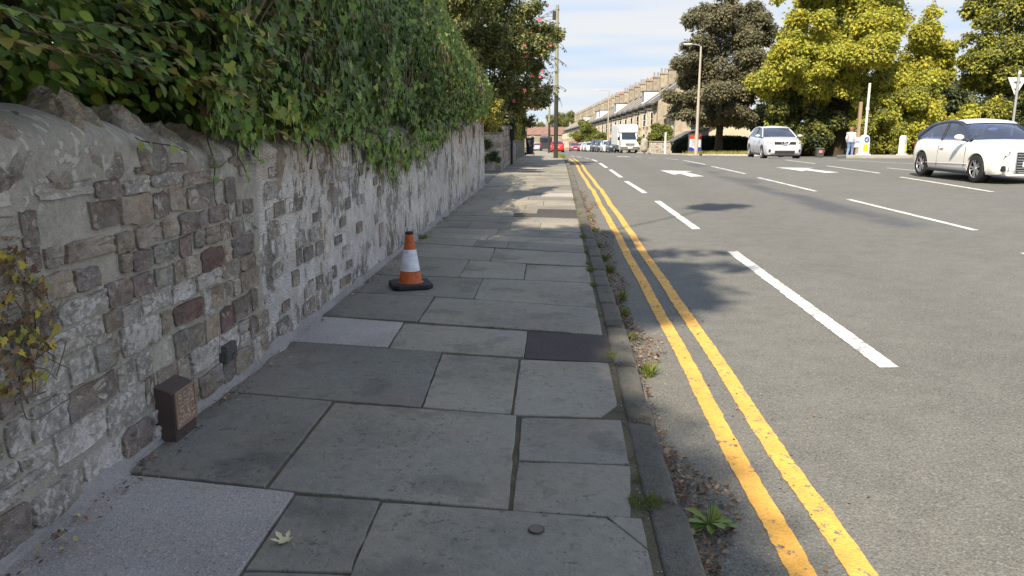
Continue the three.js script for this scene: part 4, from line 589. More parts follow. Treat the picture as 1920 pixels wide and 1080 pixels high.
{
  const h = thing('tall_hedge', 'tall green hedge growing over the roadside wall beyond the shrub', 'hedge', [-2.3, 0, -33]), r = mulberry(77), L = [];
  for (let k = 0; k < 15000; k++) { const z = -14.5 * r(), Z = -33 + z, e = 1 - 0.25 * n3(z * 0.8, 0, 0, 4), top = mix(4.3, 3.6, -z / 14.5) * e, y = 1.25 + (top - 1.25) * Math.pow(r(), 0.8) - 0.35 * n3(z * 2, 1, 0, 8), sde = r() < 0.85 ? 0.42 : -0.4; L.push([frame(V3(sde * (0.8 + 0.5 * f3(0, y, z, 7, 3)) - 0.3 * r() * r() + bend(Z), y + gy(Z), z + (z > -0.4 ? 0.3 : 0)), V3(0.3 + (r() - 0.5), -0.5 + (r() - 0.5), r() - 0.5), V3(1, 0.5 + (r() - 0.5), 0.4 + (r() - 0.5) * 1.4), mix(0.9, 1.5, r())), pal(r, n3(z * 0.6, y * 0.6, 0, 3) > 0.52 ? GOLD.concat(GREEN) : [[0.045, 0.075, 0.02], [0.06, 0.09, 0.025], [0.08, 0.1, 0.03]])]); }
  part('stems', join(Array.from({ length: 26 }, (_, k) => limb([-0.1, 0.2, -k * 0.55], [-0.1 + 0.3 * (r() - 0.5), 3.2, -k * 0.55], 0.05, 0.02, r))), MAT.bark, h, { kind: 'stuff' }); instanced('foliage', smallSpray, MAT.crown, L, h);
}
// trees over the garden whose crowns shade the footway: they stand behind the hedge, above the picture
tree('sycamore', 'tall sycamore in the garden behind the beech hedge, its crown shading the footway', [-7.4, 0.5, 9.5], 7.5, 0.36, [[2.3, 10.6, -2.2, 2.0, 1.6, 2.6], [2.0, 11.8, 1.0, 2.4, 1.8, 3.0], [0, 11, 0, 2.6, 2, 3], [2.4, 10.8, 3.6, 2.0, 1.6, 2.4]], 7500, OLIVE, { seed: 91, hole: 0.14, size: 1.1 });
tree('sycamore', 'second tall sycamore farther along behind the hedge, shading the footway by the cone', [-7.2, 0.5, 2.2], 7.5, 0.36, [[2.4, 10.8, -2.2, 2.0, 1.6, 2.2], [2.0, 11.8, 0.6, 2.2, 1.7, 2.6], [2.6, 11.0, 3.0, 1.7, 1.3, 1.8], [3.2, 10.6, -0.4, 1.2, 0.9, 1.6], [0, 11, 0, 2.6, 2, 3], [3.9, 10.6, 0.3, 0.6, 0.16, 0.10, 0.16], [4.1, 10.6, -0.35, 0.9, 0.12, 0.07, 0.14], [4.3, 10.5, -0.9, 1.1, 0.10, 0.06, 0.11], [4.0, 10.6, -1.35, 0.8, 0.12, 0.06, 0.16], [4.5, 10.5, -1.8, 0.9, 0.10, 0.05, 0.11], [3.9, 10.6, -2.3, 0.7, 0.12, 0.06, 0.16], [6.7, 10.4, -7.2, 0.34, 0.12, 0.16, 2.4]], 9000, OLIVE, { seed: 92, hole: 0.10, size: 1.1 });
bush('holly_tree', 'narrow tall evergreen in the garden behind the ivy, only its shadow reaching the footway', [-2.95, 0.4, -11.9], [[0, 3.4, 0, 0.5, 1.2], [0.1, 5.0, 0, 0.5, 1.2], [0.05, 6.2, 0, 0.45, 1.0], [0, 7.1, 0, 0.3, 0.7]], 2600, DARK, { seed: 95, size: 0.7, hole: 0.2, cat: 'tree' });
// ---------------------------------------------------------------- street furniture
{ // traffic cone
  const c = thing('traffic_cone', 'orange and white traffic cone with black base standing on the footway', 'traffic cone', [-1.385, 0.002, -7.14], 0.35);
  const rubber = mat(0.018, 0.018, 0.02, 0.7, { map: T.grain, bumpMap: T.grain, bumpScale: 0.004 }), dirt = tex(512, 512, (u, v, o) => { const k = 0.86 + 0.4 * (fbm(u, v, 6, 4, 401) - 0.5), s = sm(0.60, 0.7, fbm(u * 1, v, 30, 3, 403)); o[0] = k * mix(1, 0.55, s * 0.6); o[1] = k * mix(1, 0.5, s * 0.6); o[2] = k * mix(1, 0.5, s * 0.6); });
  const sc = new THREE.Shape(); const a = 0.178, ch = 0.05; [[-a + ch, -a], [a - ch, -a], [a, -a + ch], [a, a - ch], [a - ch, a], [-a + ch, a], [-a, a - ch], [-a, -a + ch]].forEach(([x, y], i) => i ? sc.lineTo(x, y) : sc.moveTo(x, y));
  const bg = new THREE.ExtrudeGeometry(sc, { depth: 0.022, bevelEnabled: true, bevelSize: 0.012, bevelThickness: 0.012, bevelSegments: 3 }); bg.rotateX(-Math.PI / 2).translate(0, 0.014, 0);
  part('base', bg, rubber, c);
  const lathe = (p, m, n) => part(n, new THREE.LatheGeometry(p.map(q => new THREE.Vector2(...q)), 40), m, c);
  const R = y => mix(0.108, 0.032, (y - 0.046) / 0.47), orange = mat(0.58, 0.115, 0.018, 0.55, { map: dirt });
  lathe([[R(0.046) + 0.018, 0.046], [R(0.05) + 0.004, 0.054], [R(0.16), 0.165], [R(0.17) - 0.004, 0.17]], orange, 'lower_body');
  const foil = tex(512, 512, (u, v, o) => { const x = u * 40, y = v * 14, hx = Math.abs(((x + (Math.floor(y) % 2) * 0.5) % 1) - 0.5), cell = hx > 0.44 || Math.abs(y % 1 - 0.5) > 0.44 ? 0.72 : 1, k = cell * (0.72 + 0.4 * (fbm(u, v, 8, 4, 411) - 0.5)); const tear = sm(0.70, 0.76, fbm(u, v, 9, 4, 413)) * 0.4; o[0] = o[1] = k * (1 - tear); o[2] = k * 1.02 * (1 - tear); });
  lathe([[R(0.16) + 0.0035, 0.16], [R(0.36) + 0.0035, 0.362]], new THREE.MeshPhysicalMaterial({ map: foil, roughness: 0.35, clearcoat: 0.4, clearcoatRoughness: 0.4 }), 'reflective_sleeve');
  lathe([[R(0.35), 0.352], [R(0.47), 0.472], [R(0.475) + 0.003, 0.478], [R(0.50), 0.502], [R(0.502) - 0.003, 0.506]], orange, 'upper_body');
  lathe([[0.034, 0.503], [0.038, 0.506], [0.038, 0.522], [0.034, 0.527], [0.016, 0.528], [0.015, 0.50]], rubber, 'cap');
}
T.wood = tex(256, 1024, (u, v, o) => { const k = 0.7 + 0.5 * (fbm(u * 3, v * 0.3, 18, 4, 421) - 0.5) + 0.25 * (fbm(u, v, 5, 3, 423) - 0.5); o[0] = k; o[1] = k * 0.97; o[2] = k * 0.9; });
MAT.steel = mat(0.42, 0.43, 0.43, 0.5, { metalness: 0.3, map: T.grain }); MAT.black = mat(0.02, 0.02, 0.022, 0.6); MAT.whitePlastic = mat(0.72, 0.71, 0.67, 0.55, { map: T.grain });
function telegraphPole(label, x, z, h, r, fittings) {
  const p = thing('telegraph_pole', label, 'pole', [x, gy(z), z], 0, 'wooden poles along the footway');
  const tar = mat(0.05, 0.043, 0.036, 0.9, { map: T.wood }), pale = mat(0.37, 0.35, 0.24, 0.9, { map: T.wood });
  part('lower_shaft', cyl(r * 1.08, r * 1.0, h * 0.42, 0, -0.02, 0, 14), tar, p, { label: 'dark tarred lower length of the pole' }); part('upper_shaft', cyl(r * 0.995, r * 0.72, h * 0.58, 0, h * 0.42 - 0.022, 0, 14), pale, p);
  if (fittings) { part('distribution_box', rbox(0.16, 0.42, 0.14, 0.03, -0.15, h - 0.5, 0.02), MAT.black, p); part('cap_ring', join([cyl(r * 0.8, r * 0.8, 0.05, 0, h - 0.25, 0), cyl(r * 0.82, r * 0.82, 0.05, 0, h - 0.75, 0)]), MAT.steel, p); part('bracket', box(0.05, 0.03, 0.5, 0.1, h - 0.85, 0), MAT.steel, p); }
  return p;
}
telegraphPole('nearer wooden telegraph pole at the kerb, with a black box at its top', -0.12, -39.6, 7.35, 0.105, true);
telegraphPole('slim farther pole just past the telegraph pole with the black box', -0.92, -79, 7.2, 0.10, false);
{ const s = thing('telephone_wire', 'thin wires running from the pole top into the trees', 'wire'); const w = (a, b, sag) => { const p = []; for (let k = 0; k <= 8; k++) { const t = k / 8; p.push([mix(a[0], b[0], t), mix(a[1], b[1], t) - sag * 4 * t * (1 - t), mix(a[2], b[2], t)]); } return tube(p, 0.008, 30, 4); };
  part('upper_strand', w([-0.12, 6.75, -39.6], [-9, 6.6, -36], 0.35), MAT.black, s); part('lower_strand', w([-0.12, 6.65, -39.6], [-9, 6.1, -40], 0.4), MAT.black, s); }
function lampColumn(label, x, z, h, arm, dir) {
  const p = thing('lamp_column', label, 'street lamp', [x, gy(z), z], 0, 'tall street lamps'), base = mat(0.50, 0.43, 0.35, 0.85, { map: T.grain });
  part('column', join([cyl(0.15, 0.13, h * 0.22, 0, 0, 0, 8), cyl(0.115, 0.07, h * 0.78, 0, h * 0.22, 0, 8)]), base, p);
  part('arm', tube([[0, h - 0.1, 0], [dir * 0.12, h + 0.06, 0], [dir * arm * 0.6, h + 0.12, 0], [dir * arm, h + 0.16, 0]], 0.035, 12, 6), MAT.steel, p);
  const hd = part('lamp_head', rbox(0.62, 0.11, 0.24, 0.05, dir * (arm + 0.28), h + 0.16, 0), mat(0.55, 0.55, 0.52, 0.5), p); part('lens', rbox(0.42, 0.05, 0.18, 0.02, dir * (arm + 0.3), h + 0.10, 0), mat(0.4, 0.4, 0.36, 0.2), hd);
}
lampColumn('tall concrete-coloured street lamp in front of the bronze-leaved tree', 10.4, -60, 7.85, 0.7, -1);
lampColumn('slim distant street lamp rising in front of the terrace roofs', 8.0, -128, 9.4, 1.6, -1);
// keep-left bollards on the island
const island = structGroup('traffic_island', 'raised kerbed island at the mouth of the side road', 'traffic island');
{ const pts = [[14.6, -40.6], [17.4, -37.9], [19.6, -38.6], [21, -42], [19, -46.2], [16.2, -46.6]]; const s = new THREE.Shape(pts.map(([x, z]) => new THREE.Vector2(x, -z))); const g = new THREE.ExtrudeGeometry(s, { depth: 0.13, bevelEnabled: true, bevelSize: 0.03, bevelThickness: 0.03, bevelSegments: 2 }); g.rotateX(-Math.PI / 2); g.rotateZ(0); const p = g.attributes.position; for (let i = 0; i < p.count; i++) p.setY(i, p.getY(i) + roadY(p.getX(i), p.getZ(i)) + 0.02); g.computeVertexNormals(); part('island_slab', g, mat(0.40, 0.37, 0.31, 0.9, { map: rep(T.grain, 0.5) }), island); }
const yPlate = mat(0.78, 0.72, 0.02, 0.4), blueSign = mat(0.05, 0.11, 0.35, 0.4);
function bollard(label, x, z, turn, s, sign) {
  const b = thing('keep_left_bollard', label, 'bollard', [x, roadY(x, z) + 0.165, z], turn, 'white plastic bollards on the island'); const sh = new THREE.Shape(); sh.moveTo(-0.26, 0); sh.lineTo(-0.235, 0.16); sh.lineTo(-0.205, 0.86); sh.absarc(0, 0.88, 0.205, Math.PI, 0, true); sh.lineTo(0.235, 0.16); sh.lineTo(0.26, 0);
  const g = new THREE.ExtrudeGeometry(sh, { depth: 0.2, bevelEnabled: true, bevelSize: 0.03, bevelThickness: 0.05, bevelSegments: 3, curveSegments: 14 }); part('shell', g.translate(0, 0, -0.1), MAT.whitePlastic, b);
  part('yellow_panel', box(0.30, 0.38, 0.012, sign ? -0.03 : 0.07, 0.42, 0.155), yPlate, b); part('side_panel', box(0.012, 0.34, 0.14, 0.268, 0.40, 0), yPlate, b); part('foot', rbox(0.66, 0.10, 0.42, 0.03, 0, 0.04, 0), mat(0.6, 0.58, 0.53, 0.7), b);
  if (sign) { const d = part('sign_disc', cyl(0.15, 0.15, 0.012, 0, 0, 0, 24).rotateX(Math.PI / 2).translate(0, 0.86, 0.156), blueSign, b); part('arrow', join([box(0.035, 0.17, 0.006, 0, 0.865, 0.172, 0, 0, -0.75), box(0.10, 0.03, 0.006, -0.02, 0.81, 0.1722), box(0.03, 0.10, 0.006, -0.055, 0.84, 0.1724)]), MAT.whitePlastic, d); }
  b.scale.setScalar(s); return b;
}
bollard('white bollard with a blue arrow disc beside the walking person', 16.65, -43.9, 0.35, 1.0, true);
bollard('white bollard nearer the white hatchback, its yellow panel at one side', 18.4, -43.2, 0.9, 0.95, false);
{ const p = thing('wooden_post', 'plain brown timber post behind the walking person', 'post', [17.2, gy(-46.4), -46.4]); part('shaft', rbox(0.17, 3.1, 0.17, 0.02, 0, 1.55, 0), mat(0.42, 0.30, 0.19, 0.9, { map: T.wood }), p); part('notice_panel', rbox(0.46, 0.55, 0.05, 0.02, 0.0, 0.82, 0.12), mat(0.62, 0.64, 0.66, 0.6), p); part('notice_stripe', box(0.36, 0.07, 0.006, 0, 0.86, 0.149), blueSign, p); }
{ const p = thing('sign_pole', 'pale slim metal pole rising behind the bollard with the arrow disc', 'pole', [17.45, gy(-46), -46]); part('shaft', cyl(0.075, 0.07, 4.1, 0, 0, 0, 10), mat(0.62, 0.58, 0.5, 0.5), p); part('collar', cyl(0.1, 0.1, 0.18, 0, 2.6, 0, 10), MAT.whitePlastic, p); part('base_flange', cyl(0.16, 0.13, 0.1, 0, 0, 0, 10), MAT.steel, p); }
{ const p = thing('give_way_sign', 'back of a grey inverted triangle road sign at the picture edge', 'road sign', [18.95, roadY(18, -34), -34.2], 0.15); const s = new THREE.Shape([[-0.40, 0], [0.40, 0], [0.03, -0.66], [-0.03, -0.66]].map(q => new THREE.Vector2(...q))); part('plate', new THREE.ExtrudeGeometry(s, { depth: 0.012, bevelEnabled: true, bevelSize: 0.02, bevelThickness: 0.004, bevelSegments: 1 }).translate(0, 3.35, -0.08), mat(0.62, 0.62, 0.58, 0.55), p); part('pole', cyl(0.05, 0.05, 3.5, 0, 0, 0, 10), MAT.steel, p); part('clip', join([box(0.3, 0.04, 0.04, 0, 3.2, -0.035), box(0.18, 0.04, 0.04, 0, 2.92, -0.035)]), MAT.steel, p); part('sensor', cyl(0.07, 0.05, 0.14, 0.02, 3.5, 0, 8), MAT.whitePlastic, p); }
{ const p = thing('marker_post', 'thin pale marker post just left of the white hatchback', 'post', [19.4, gy(-42) - 0.05, -42.2]); part('stake', rbox(0.06, 1.25, 0.06, 0.01, 0, 0.62, 0), mat(0.5, 0.4, 0.26, 0.9), p); part('top', rbox(0.07, 0.1, 0.07, 0.01, 0, 1.27, 0), MAT.whitePlastic, p); }
{ const p = thing('grit_box', 'small dark roadside box with a red and white notice', 'box', [15.9, gy(-48.5) - 0.05, -48.8]); part('case', rbox(0.42, 0.5, 0.34, 0.03, 0, 0.25, 0), mat(0.05, 0.05, 0.045, 0.7), p); part('lid', rbox(0.46, 0.08, 0.38, 0.03, 0, 0.52, 0), mat(0.08, 0.08, 0.07, 0.7), p); part('notice', box(0.2, 0.14, 0.006, 0, 0.34, 0.174), mat(0.6, 0.2, 0.2, 0.6), p); }
{ const p = thing('name_post', 'white painted post in front of the low buff wall', 'post', [9.15, gy(-68), -68]); part('shaft', rbox(0.13, 1.75, 0.13, 0.02, 0, 0.87, 0), mat(0.78, 0.77, 0.74, 0.6), p); part('cap', rbox(0.16, 0.05, 0.16, 0.015, 0, 1.77, 0), mat(0.7, 0.7, 0.68, 0.6), p); }
{ // poster panel
  const p = thing('poster_panel', 'freestanding poster panel with red heading and blue foot under the bronze-leaved tree', 'poster panel', [11.35, gy(-66), -66.2], 0.15), cv = document.createElement('canvas'); cv.width = 256; cv.height = 480; const c = cv.getContext('2d');
  c.fillStyle = '#c9cdd0'; c.fillRect(0, 0, 256, 480); c.fillStyle = '#c8402c'; c.fillRect(0, 0, 256, 120); c.fillStyle = '#e6e2dc'; c.fillRect(110, 52, 120, 16); c.fillRect(150, 80, 60, 12); c.fillStyle = '#8f979c'; for (let k = 0; k < 5; k++) c.fillRect(30, 150 + k * 34, 70 + (k * 53) % 110, 18); c.beginPath(); c.arc(128, 190, 42, 0, 6.3); c.strokeStyle = '#7d858a'; c.lineWidth = 12; c.stroke(); c.fillStyle = '#2e3f9a'; c.fillRect(0, 345, 256, 135); c.fillStyle = '#c9cdd0'; c.beginPath(); c.moveTo(60, 345); c.lineTo(128, 400); c.lineTo(196, 345); c.fill();
  const tx = new THREE.CanvasTexture(cv); tx.colorSpace = THREE.SRGBColorSpace; const fr = part('frame', join([rbox(1.12, 0.1, 0.14, 0.02, 0, 1.62, 0), rbox(1.12, 0.12, 0.14, 0.02, 0, 0.12, 0), rbox(0.09, 1.6, 0.14, 0.02, -0.52, 0.87, 0), rbox(0.09, 1.6, 0.14, 0.02, 0.52, 0.87, 0), box(0.96, 1.44, 0.08, 0, 0.87, 0)]), mat(0.06, 0.062, 0.065, 0.6), p);
  part('poster', new THREE.PlaneGeometry(0.95, 1.42).translate(0, 0.87, 0.044), new THREE.MeshStandardMaterial({ map: tx, roughness: 0.35 }), fr);
}
{ // cable riser on the far wall
  const p = thing('cable_riser', 'black cable box with pale meter case and pipes on the roadside wall', 'utility box', [-1.86 + bend(-31), gy(-31), -31.2]); part('pipe', cyl(0.05, 0.05, 1.0, 0.06, -0.02, 0.1, 10), MAT.black, p); part('pipe', cyl(0.045, 0.045, 0.92, 0.06, -0.02, -0.14, 10), MAT.steel, p, { label: 'grey steel pipe' }); part('junction_box', rbox(0.18, 0.42, 0.34, 0.03, 0.09, 1.16, 0.1), MAT.black, p); part('meter_case', rbox(0.14, 0.34, 0.26, 0.02, 0.08, 1.12, -0.28), mat(0.5, 0.49, 0.46, 0.6), p);
}
{ const p = thing('wheelie_bin', 'dark wheeled bin standing by the gate pier', 'bin', [-1.55 + bend(-49), gy(-49), -49.2]); part('tub', new THREE.CylinderGeometry(0.36, 0.29, 0.95, 4, 1).rotateY(Math.PI / 4).translate(0, 0.56, 0), mat(0.03, 0.035, 0.04, 0.6), p); part('lid', rbox(0.56, 0.09, 0.58, 0.03, 0, 1.07, 0.02), mat(0.04, 0.045, 0.05, 0.6), p); for (const s of [-1, 1]) part('wheel', cyl(0.1, 0.1, 0.05, 0, 0, 0, 14).rotateZ(Math.PI / 2).translate(s * 0.27, 0.1, -0.22), MAT.black, p); }
{ const s = thing('survey_stud', 'small round metal disc let into the large flagstone', 'metal disc', [-0.065, 0.0, -2.68]); part('disc', cyl(0.029, 0.027, 0.008, 0, 0, 0, 24), mat(0.14, 0.115, 0.085, 0.55, { metalness: 0.4, map: T.grain }), s); part('rim', new THREE.TorusGeometry(0.0295, 0.0022, 6, 28).rotateX(Math.PI / 2).translate(0, 0.006, 0), mat(0.08, 0.07, 0.06, 0.6, { metalness: 0.4 }), s); }

// ---------------------------------------------------------------- litter, weeds
{
  const r = mulberry(601), L = [], cols = [[0.22, 0.115, 0.055], [0.16, 0.08, 0.045], [0.25, 0.155, 0.085], [0.09, 0.055, 0.04], [0.27, 0.195, 0.12]], g = leafFrom([[0, 0], [0.3, 0.25], [0.34, 0.6], [0.001, 1]], 0.5, -0.35);
  for (let k = 0; k < 6500; k++) { const z = mix(-1.6, -19, Math.pow(r(), 1.5)), c = n3(z * 1.3, 0, 0, 7), w = 0.03 + 0.30 * Math.pow(c, 1.6), x = 0.535 + w * Math.pow(r(), 1.4) + bend(z); if (c < 0.26 && r() < 0.8) continue; L.push([frame(V3(x, roadY(x, z) + 0.006 + 0.022 * r() * (1 - sm(0, 0.2, x - 0.53)), z), V3(r() - 0.5, (r() - 0.5) * 0.25, r() - 0.5), V3((r() - 0.5) * 0.6, 1, (r() - 0.5) * 0.6), mix(0.008, 0.032, Math.pow(r(), 1.8))), pal(r, cols)]); }
  for (let k = 0; k < 130; k++) { const z = mix(-2, -16, r()), x = mix(0.85, 1.5, r() * r()); L.push([frame(V3(x, roadY(x, z) + 0.006, z), V3(r() - 0.5, 0, r() - 0.5), V3((r() - 0.5) * 0.5, 1, (r() - 0.5) * 0.5), mix(0.01, 0.028, r())), pal(r, cols)]); }
  for (let k = 0; k < 900; k++) { const z = mix(-2, -18, Math.pow(r(), 1.2)), x = WX + 0.05 + 0.14 * r() * r() + (n3(z * 2, 0, 0, 5) > 0.6 ? 0.03 * r() : 0); if (n3(z * 1.4, 2, 0, 5) < 0.5 && r() < 0.7) continue; L.push([frame(V3(x, 0.010 + 0.01 * r(), z), V3(r() - 0.5, (r() - 0.5) * 0.3, r() - 0.5), V3((r() - 0.5) * 0.6, 1, (r() - 0.5) * 0.6), mix(0.008, 0.026, r())), pal(r, cols.concat([[0.4, 0.35, 0.12]]))]); }
  const m = mat(1, 1, 1, 0.9, { side: THREE.DoubleSide }), lit = instanced('leaf_litter', g, m, L, scene); lit.userData = { kind: 'stuff', label: 'dry brown leaf litter gathered along gutter and wall foot', category: 'leaf litter' };
  // grit in the gutter
  const pe = new THREE.IcosahedronGeometry(1, 0), P = []; for (let k = 0; k < 1100; k++) { const z = mix(-1.6, -14, Math.pow(r(), 1.4)), q = r(), x = q < 0.7 ? 0.54 + 0.32 * r() * r() : q < 0.85 ? mix(0.345, 0.375, r()) : mix(0.9, 2.5, r()); P.push([new THREE.Matrix4().makeScale(1, 0.6, 1).premultiply(new THREE.Matrix4().makeRotationY(r() * 6)).multiply(new THREE.Matrix4().makeScale(1, 1, 1).multiplyScalar(1)).premultiply(new THREE.Matrix4().makeScale(...Array(3).fill(mix(0.002, 0.0065, r() * r())))).setPosition(x, (x < 0.5 ? -0.008 : roadY(x, z)) + 0.003, z), pal(r, [[0.3, 0.28, 0.25], [0.18, 0.16, 0.14], [0.42, 0.4, 0.36], [0.12, 0.11, 0.1]])]); }
  const gr = instanced('gutter_grit', pe, mat(1, 1, 1, 0.95), P, scene); gr.userData = { kind: 'stuff', label: 'fine stone grit scattered along the gutter', category: 'grit' };
  // grass tufts and moss in the joints
  const blade = leafFrom([[0.035, 0], [0.03, 0.5], [0.001, 1]], 0.4, 0.35), B = [], gc = [[0.14, 0.22, 0.03], [0.20, 0.24, 0.04], [0.10, 0.17, 0.025], [0.30, 0.27, 0.08]];
  const tuft = (x, y, z, s, n, h) => { for (let k = 0; k < n; k++) { const a = r() * 6.28, q = Math.sqrt(r()) * s; B.push([frame(V3(x + Math.cos(a) * q * 0.6, y, z + Math.sin(a) * q), V3((r() - 0.5) * 1.3, 1, (r() - 0.5) * 1.3), V3(r() - 0.5, 0.2, r() - 0.5), h * mix(0.5, 1.3, r())), pal(r, gc)]); } };
  for (const [x, z, s, n, h] of [[0.40, -2.92, 0.07, 260, 0.032], [0.33, -2.93, 0.05, 120, 0.028], [0.365, -3.15, 0.03, 60, 0.02], [0.36, -3.35, 0.03, 40, 0.02], [0.36, -4.95, 0.05, 110, 0.028], [0.39, -5.02, 0.05, 80, 0.03], [0.355, -7.3, 0.05, 120, 0.045], [0.355, -8.1, 0.07, 180, 0.05], [0.35, -8.5, 0.05, 120, 0.04], [0.36, -9.3, 0.06, 110, 0.04], [0.36, -10.6, 0.08, 120, 0.05], [0.36, -11.6, 0.06, 90, 0.04], [0.36, -13.5, 0.08, 110, 0.05], [0.37, -16, 0.1, 120, 0.05], [-1.84, -10.4, 0.12, 220, 0.06], [-1.86, -12.6, 0.06, 60, 0.04], [0.36, -6.1, 0.03, 50, 0.025]]) tuft(x, -0.006, z, s, n, h);
  for (const [x, z, s, n, h] of [[0.60, -4.82, 0.06, 170, 0.085], [0.58, -5.7, 0.06, 110, 0.05], [0.57, -6.4, 0.05, 120, 0.07], [0.62, -7.0, 0.05, 60, 0.10], [0.58, -8.4, 0.06, 130, 0.09], [0.57, -9.2, 0.08, 150, 0.08], [0.57, -10.2, 0.06, 100, 0.07], [0.58, -11.8, 0.08, 100, 0.07], [0.57, -13.6, 0.08, 90, 0.06]]) tuft(x, roadY(x, z), z, s, n, h);
  for (let k = 0; k < 900; k++) { const z = mix(-1.6, -12, r()), x = 0.36 + (r() - 0.5) * 0.02; if (n3(z * 2.1, 5, 0, 5) > 0.55) B.push([frame(V3(x, -0.008, z), V3((r() - 0.5) * 1.6, 1, (r() - 0.5) * 1.6), V3(r() - 0.5, 0.2, r() - 0.5), mix(0.008, 0.018, r())), pal(r, [[0.09, 0.11, 0.03], [0.13, 0.12, 0.04]])]); }
  for (let k = 0; k < 5200; k++) { const z = -mix(56.6, 66, r()), x = vx(z) + 0.3 + r() * 5.5; if (x > 22) continue; B.push([frame(V3(x, gy(z) + 0.02, z), V3((r() - 0.5) * 1.3, 1, (r() - 0.5) * 1.3), V3(r() - 0.5, 0.2, r() - 0.5), mix(0.12, 0.34, r())), pal(r, [[0.42, 0.36, 0.09], [0.34, 0.30, 0.08], [0.24, 0.26, 0.06]])]); }
  for (let k = 0; k < 700; k++) { const z = -mix(40, 60, r()), x = 0.1 + r() * 0.4 + bend(z); B.push([frame(V3(x, gy(z), z), V3((r() - 0.5) * 1.3, 1, (r() - 0.5) * 1.3), V3(r() - 0.5, 0.2, r() - 0.5), mix(0.08, 0.22, r())), pal(r, [[0.3, 0.3, 0.07], [0.2, 0.24, 0.05]])]); }
  const gs = instanced('grass', blade, MAT.leaf, B, scene); gs.userData = { kind: 'stuff', label: 'short grass and moss sprouting from joints, gutter and verge', category: 'grass' };
  // sow-thistle by the kerb
  const w = thing('gutter_weed', 'leafy green weed sprouting in the gutter against the kerb', 'weed', [0.62, roadY(0.62, -2.9), -2.86]); const tl = leafFrom([[0, 0], [0.05, 0.15], [0.14, 0.3], [0.10, 0.42], [0.20, 0.58], [0.15, 0.72], [0.17, 0.84], [0.001, 1]], 0.3, 0.45);
  for (let k = 0; k < 15; k++) { const a = k * 2.4 + r() * 0.9, e = 0.25 + 1.1 * r(), o = part('leaf', tl, leafTint(MAT.leaf, lin(0.16 + 0.08 * r(), 0.24 + 0.05 * r(), 0.04)), w); frame(V3(0, 0.004 + 0.02 * r(), 0), V3(Math.cos(a), e, Math.sin(a)), V3(-Math.cos(a) * e, 1, -Math.sin(a) * e), mix(0.07, 0.125, r())).decompose(o.position, o.quaternion, o.scale); }
  part('stem', join([0, 1, 2].map(k => bar([0, 0, 0], [0.02 * (k - 1), 0.09 + 0.02 * k, 0.02 * (1 - k)], 0.004, 0.002, 5))), mat(0.12, 0.16, 0.05, 0.8), w);
  // one pale sycamore leaf on the footway
  const f = thing('fallen_leaf', 'single pale withered sycamore leaf lying on the dark flagstone', 'leaf', [-0.98, 0.006, -2.53], 0.9); const lobes = [[-1.9, 0.5], [-1.0, 0.85], [0, 1], [1.0, 0.85], [1.9, 0.5]].map(([a, s]) => { const g = leafFrom([[0.02, 0], [0.16, 0.35], [0.10, 0.5], [0.17, 0.66], [0.001, 1]], 0.35, -0.2); g.scale(0.068 * s, 0.068 * s, 0.068 * s); g.rotateX(-Math.PI / 2 + 0.12); g.rotateY(-a * 0.85); return g; });
  part('blade', join(lobes), mat(0.50, 0.46, 0.27, 0.8, { side: THREE.DoubleSide }), f); part('stalk', tube([[0, 0.004, 0], [0.01, 0.006, 0.03], [-0.005, 0.004, 0.065]], 0.0016, 8, 5), mat(0.4, 0.3, 0.15, 0.8), f);
}
// ---------------------------------------------------------------- vehicles: x forward, y up, z to the car's left... built once, parts named
const paint = (r, g, b, rough = 0.35) => new THREE.MeshPhysicalMaterial({ color: lin(r, g, b), roughness: rough, clearcoat: 0.9, clearcoatRoughness: 0.08 });
MAT.tyre = mat(0.018, 0.018, 0.019, 0.85); MAT.alloy = new THREE.MeshStandardMaterial({ color: lin(0.62, 0.62, 0.63), metalness: 0.8, roughness: 0.32 });
MAT.carGlass = new THREE.MeshPhysicalMaterial({ color: lin(0.30, 0.38, 0.62), transmission: 0.9, thickness: 0, roughness: 0.04, ior: 1.5, specularIntensity: 1 });
MAT.trim = mat(0.02, 0.02, 0.022, 0.5); MAT.interior = mat(0.035, 0.037, 0.042, 0.8); MAT.lamp = new THREE.MeshPhysicalMaterial({ color: lin(0.62, 0.63, 0.62), roughness: 0.12, clearcoat: 1, metalness: 0.2 }); MAT.redLamp = mat(0.4, 0.02, 0.02, 0.25); MAT.plateW = mat(0.75, 0.75, 0.72, 0.5); MAT.plateY = mat(0.7, 0.5, 0.05, 0.5);
const ip = (tab, x) => { for (let i = 0; i + 1 < tab.length; i++) if (x <= tab[i][0] && x >= tab[i + 1][0]) { const t = (x - tab[i][0]) / (tab[i + 1][0] - tab[i][0]); return mix(tab[i][1], tab[i + 1][1], t); } return x > tab[0][0] ? tab[0][1] : tab.at(-1)[1]; };
const ev = new Evaluator(); ev.useGroups = false; ev.attributes = ['position', 'normal'];
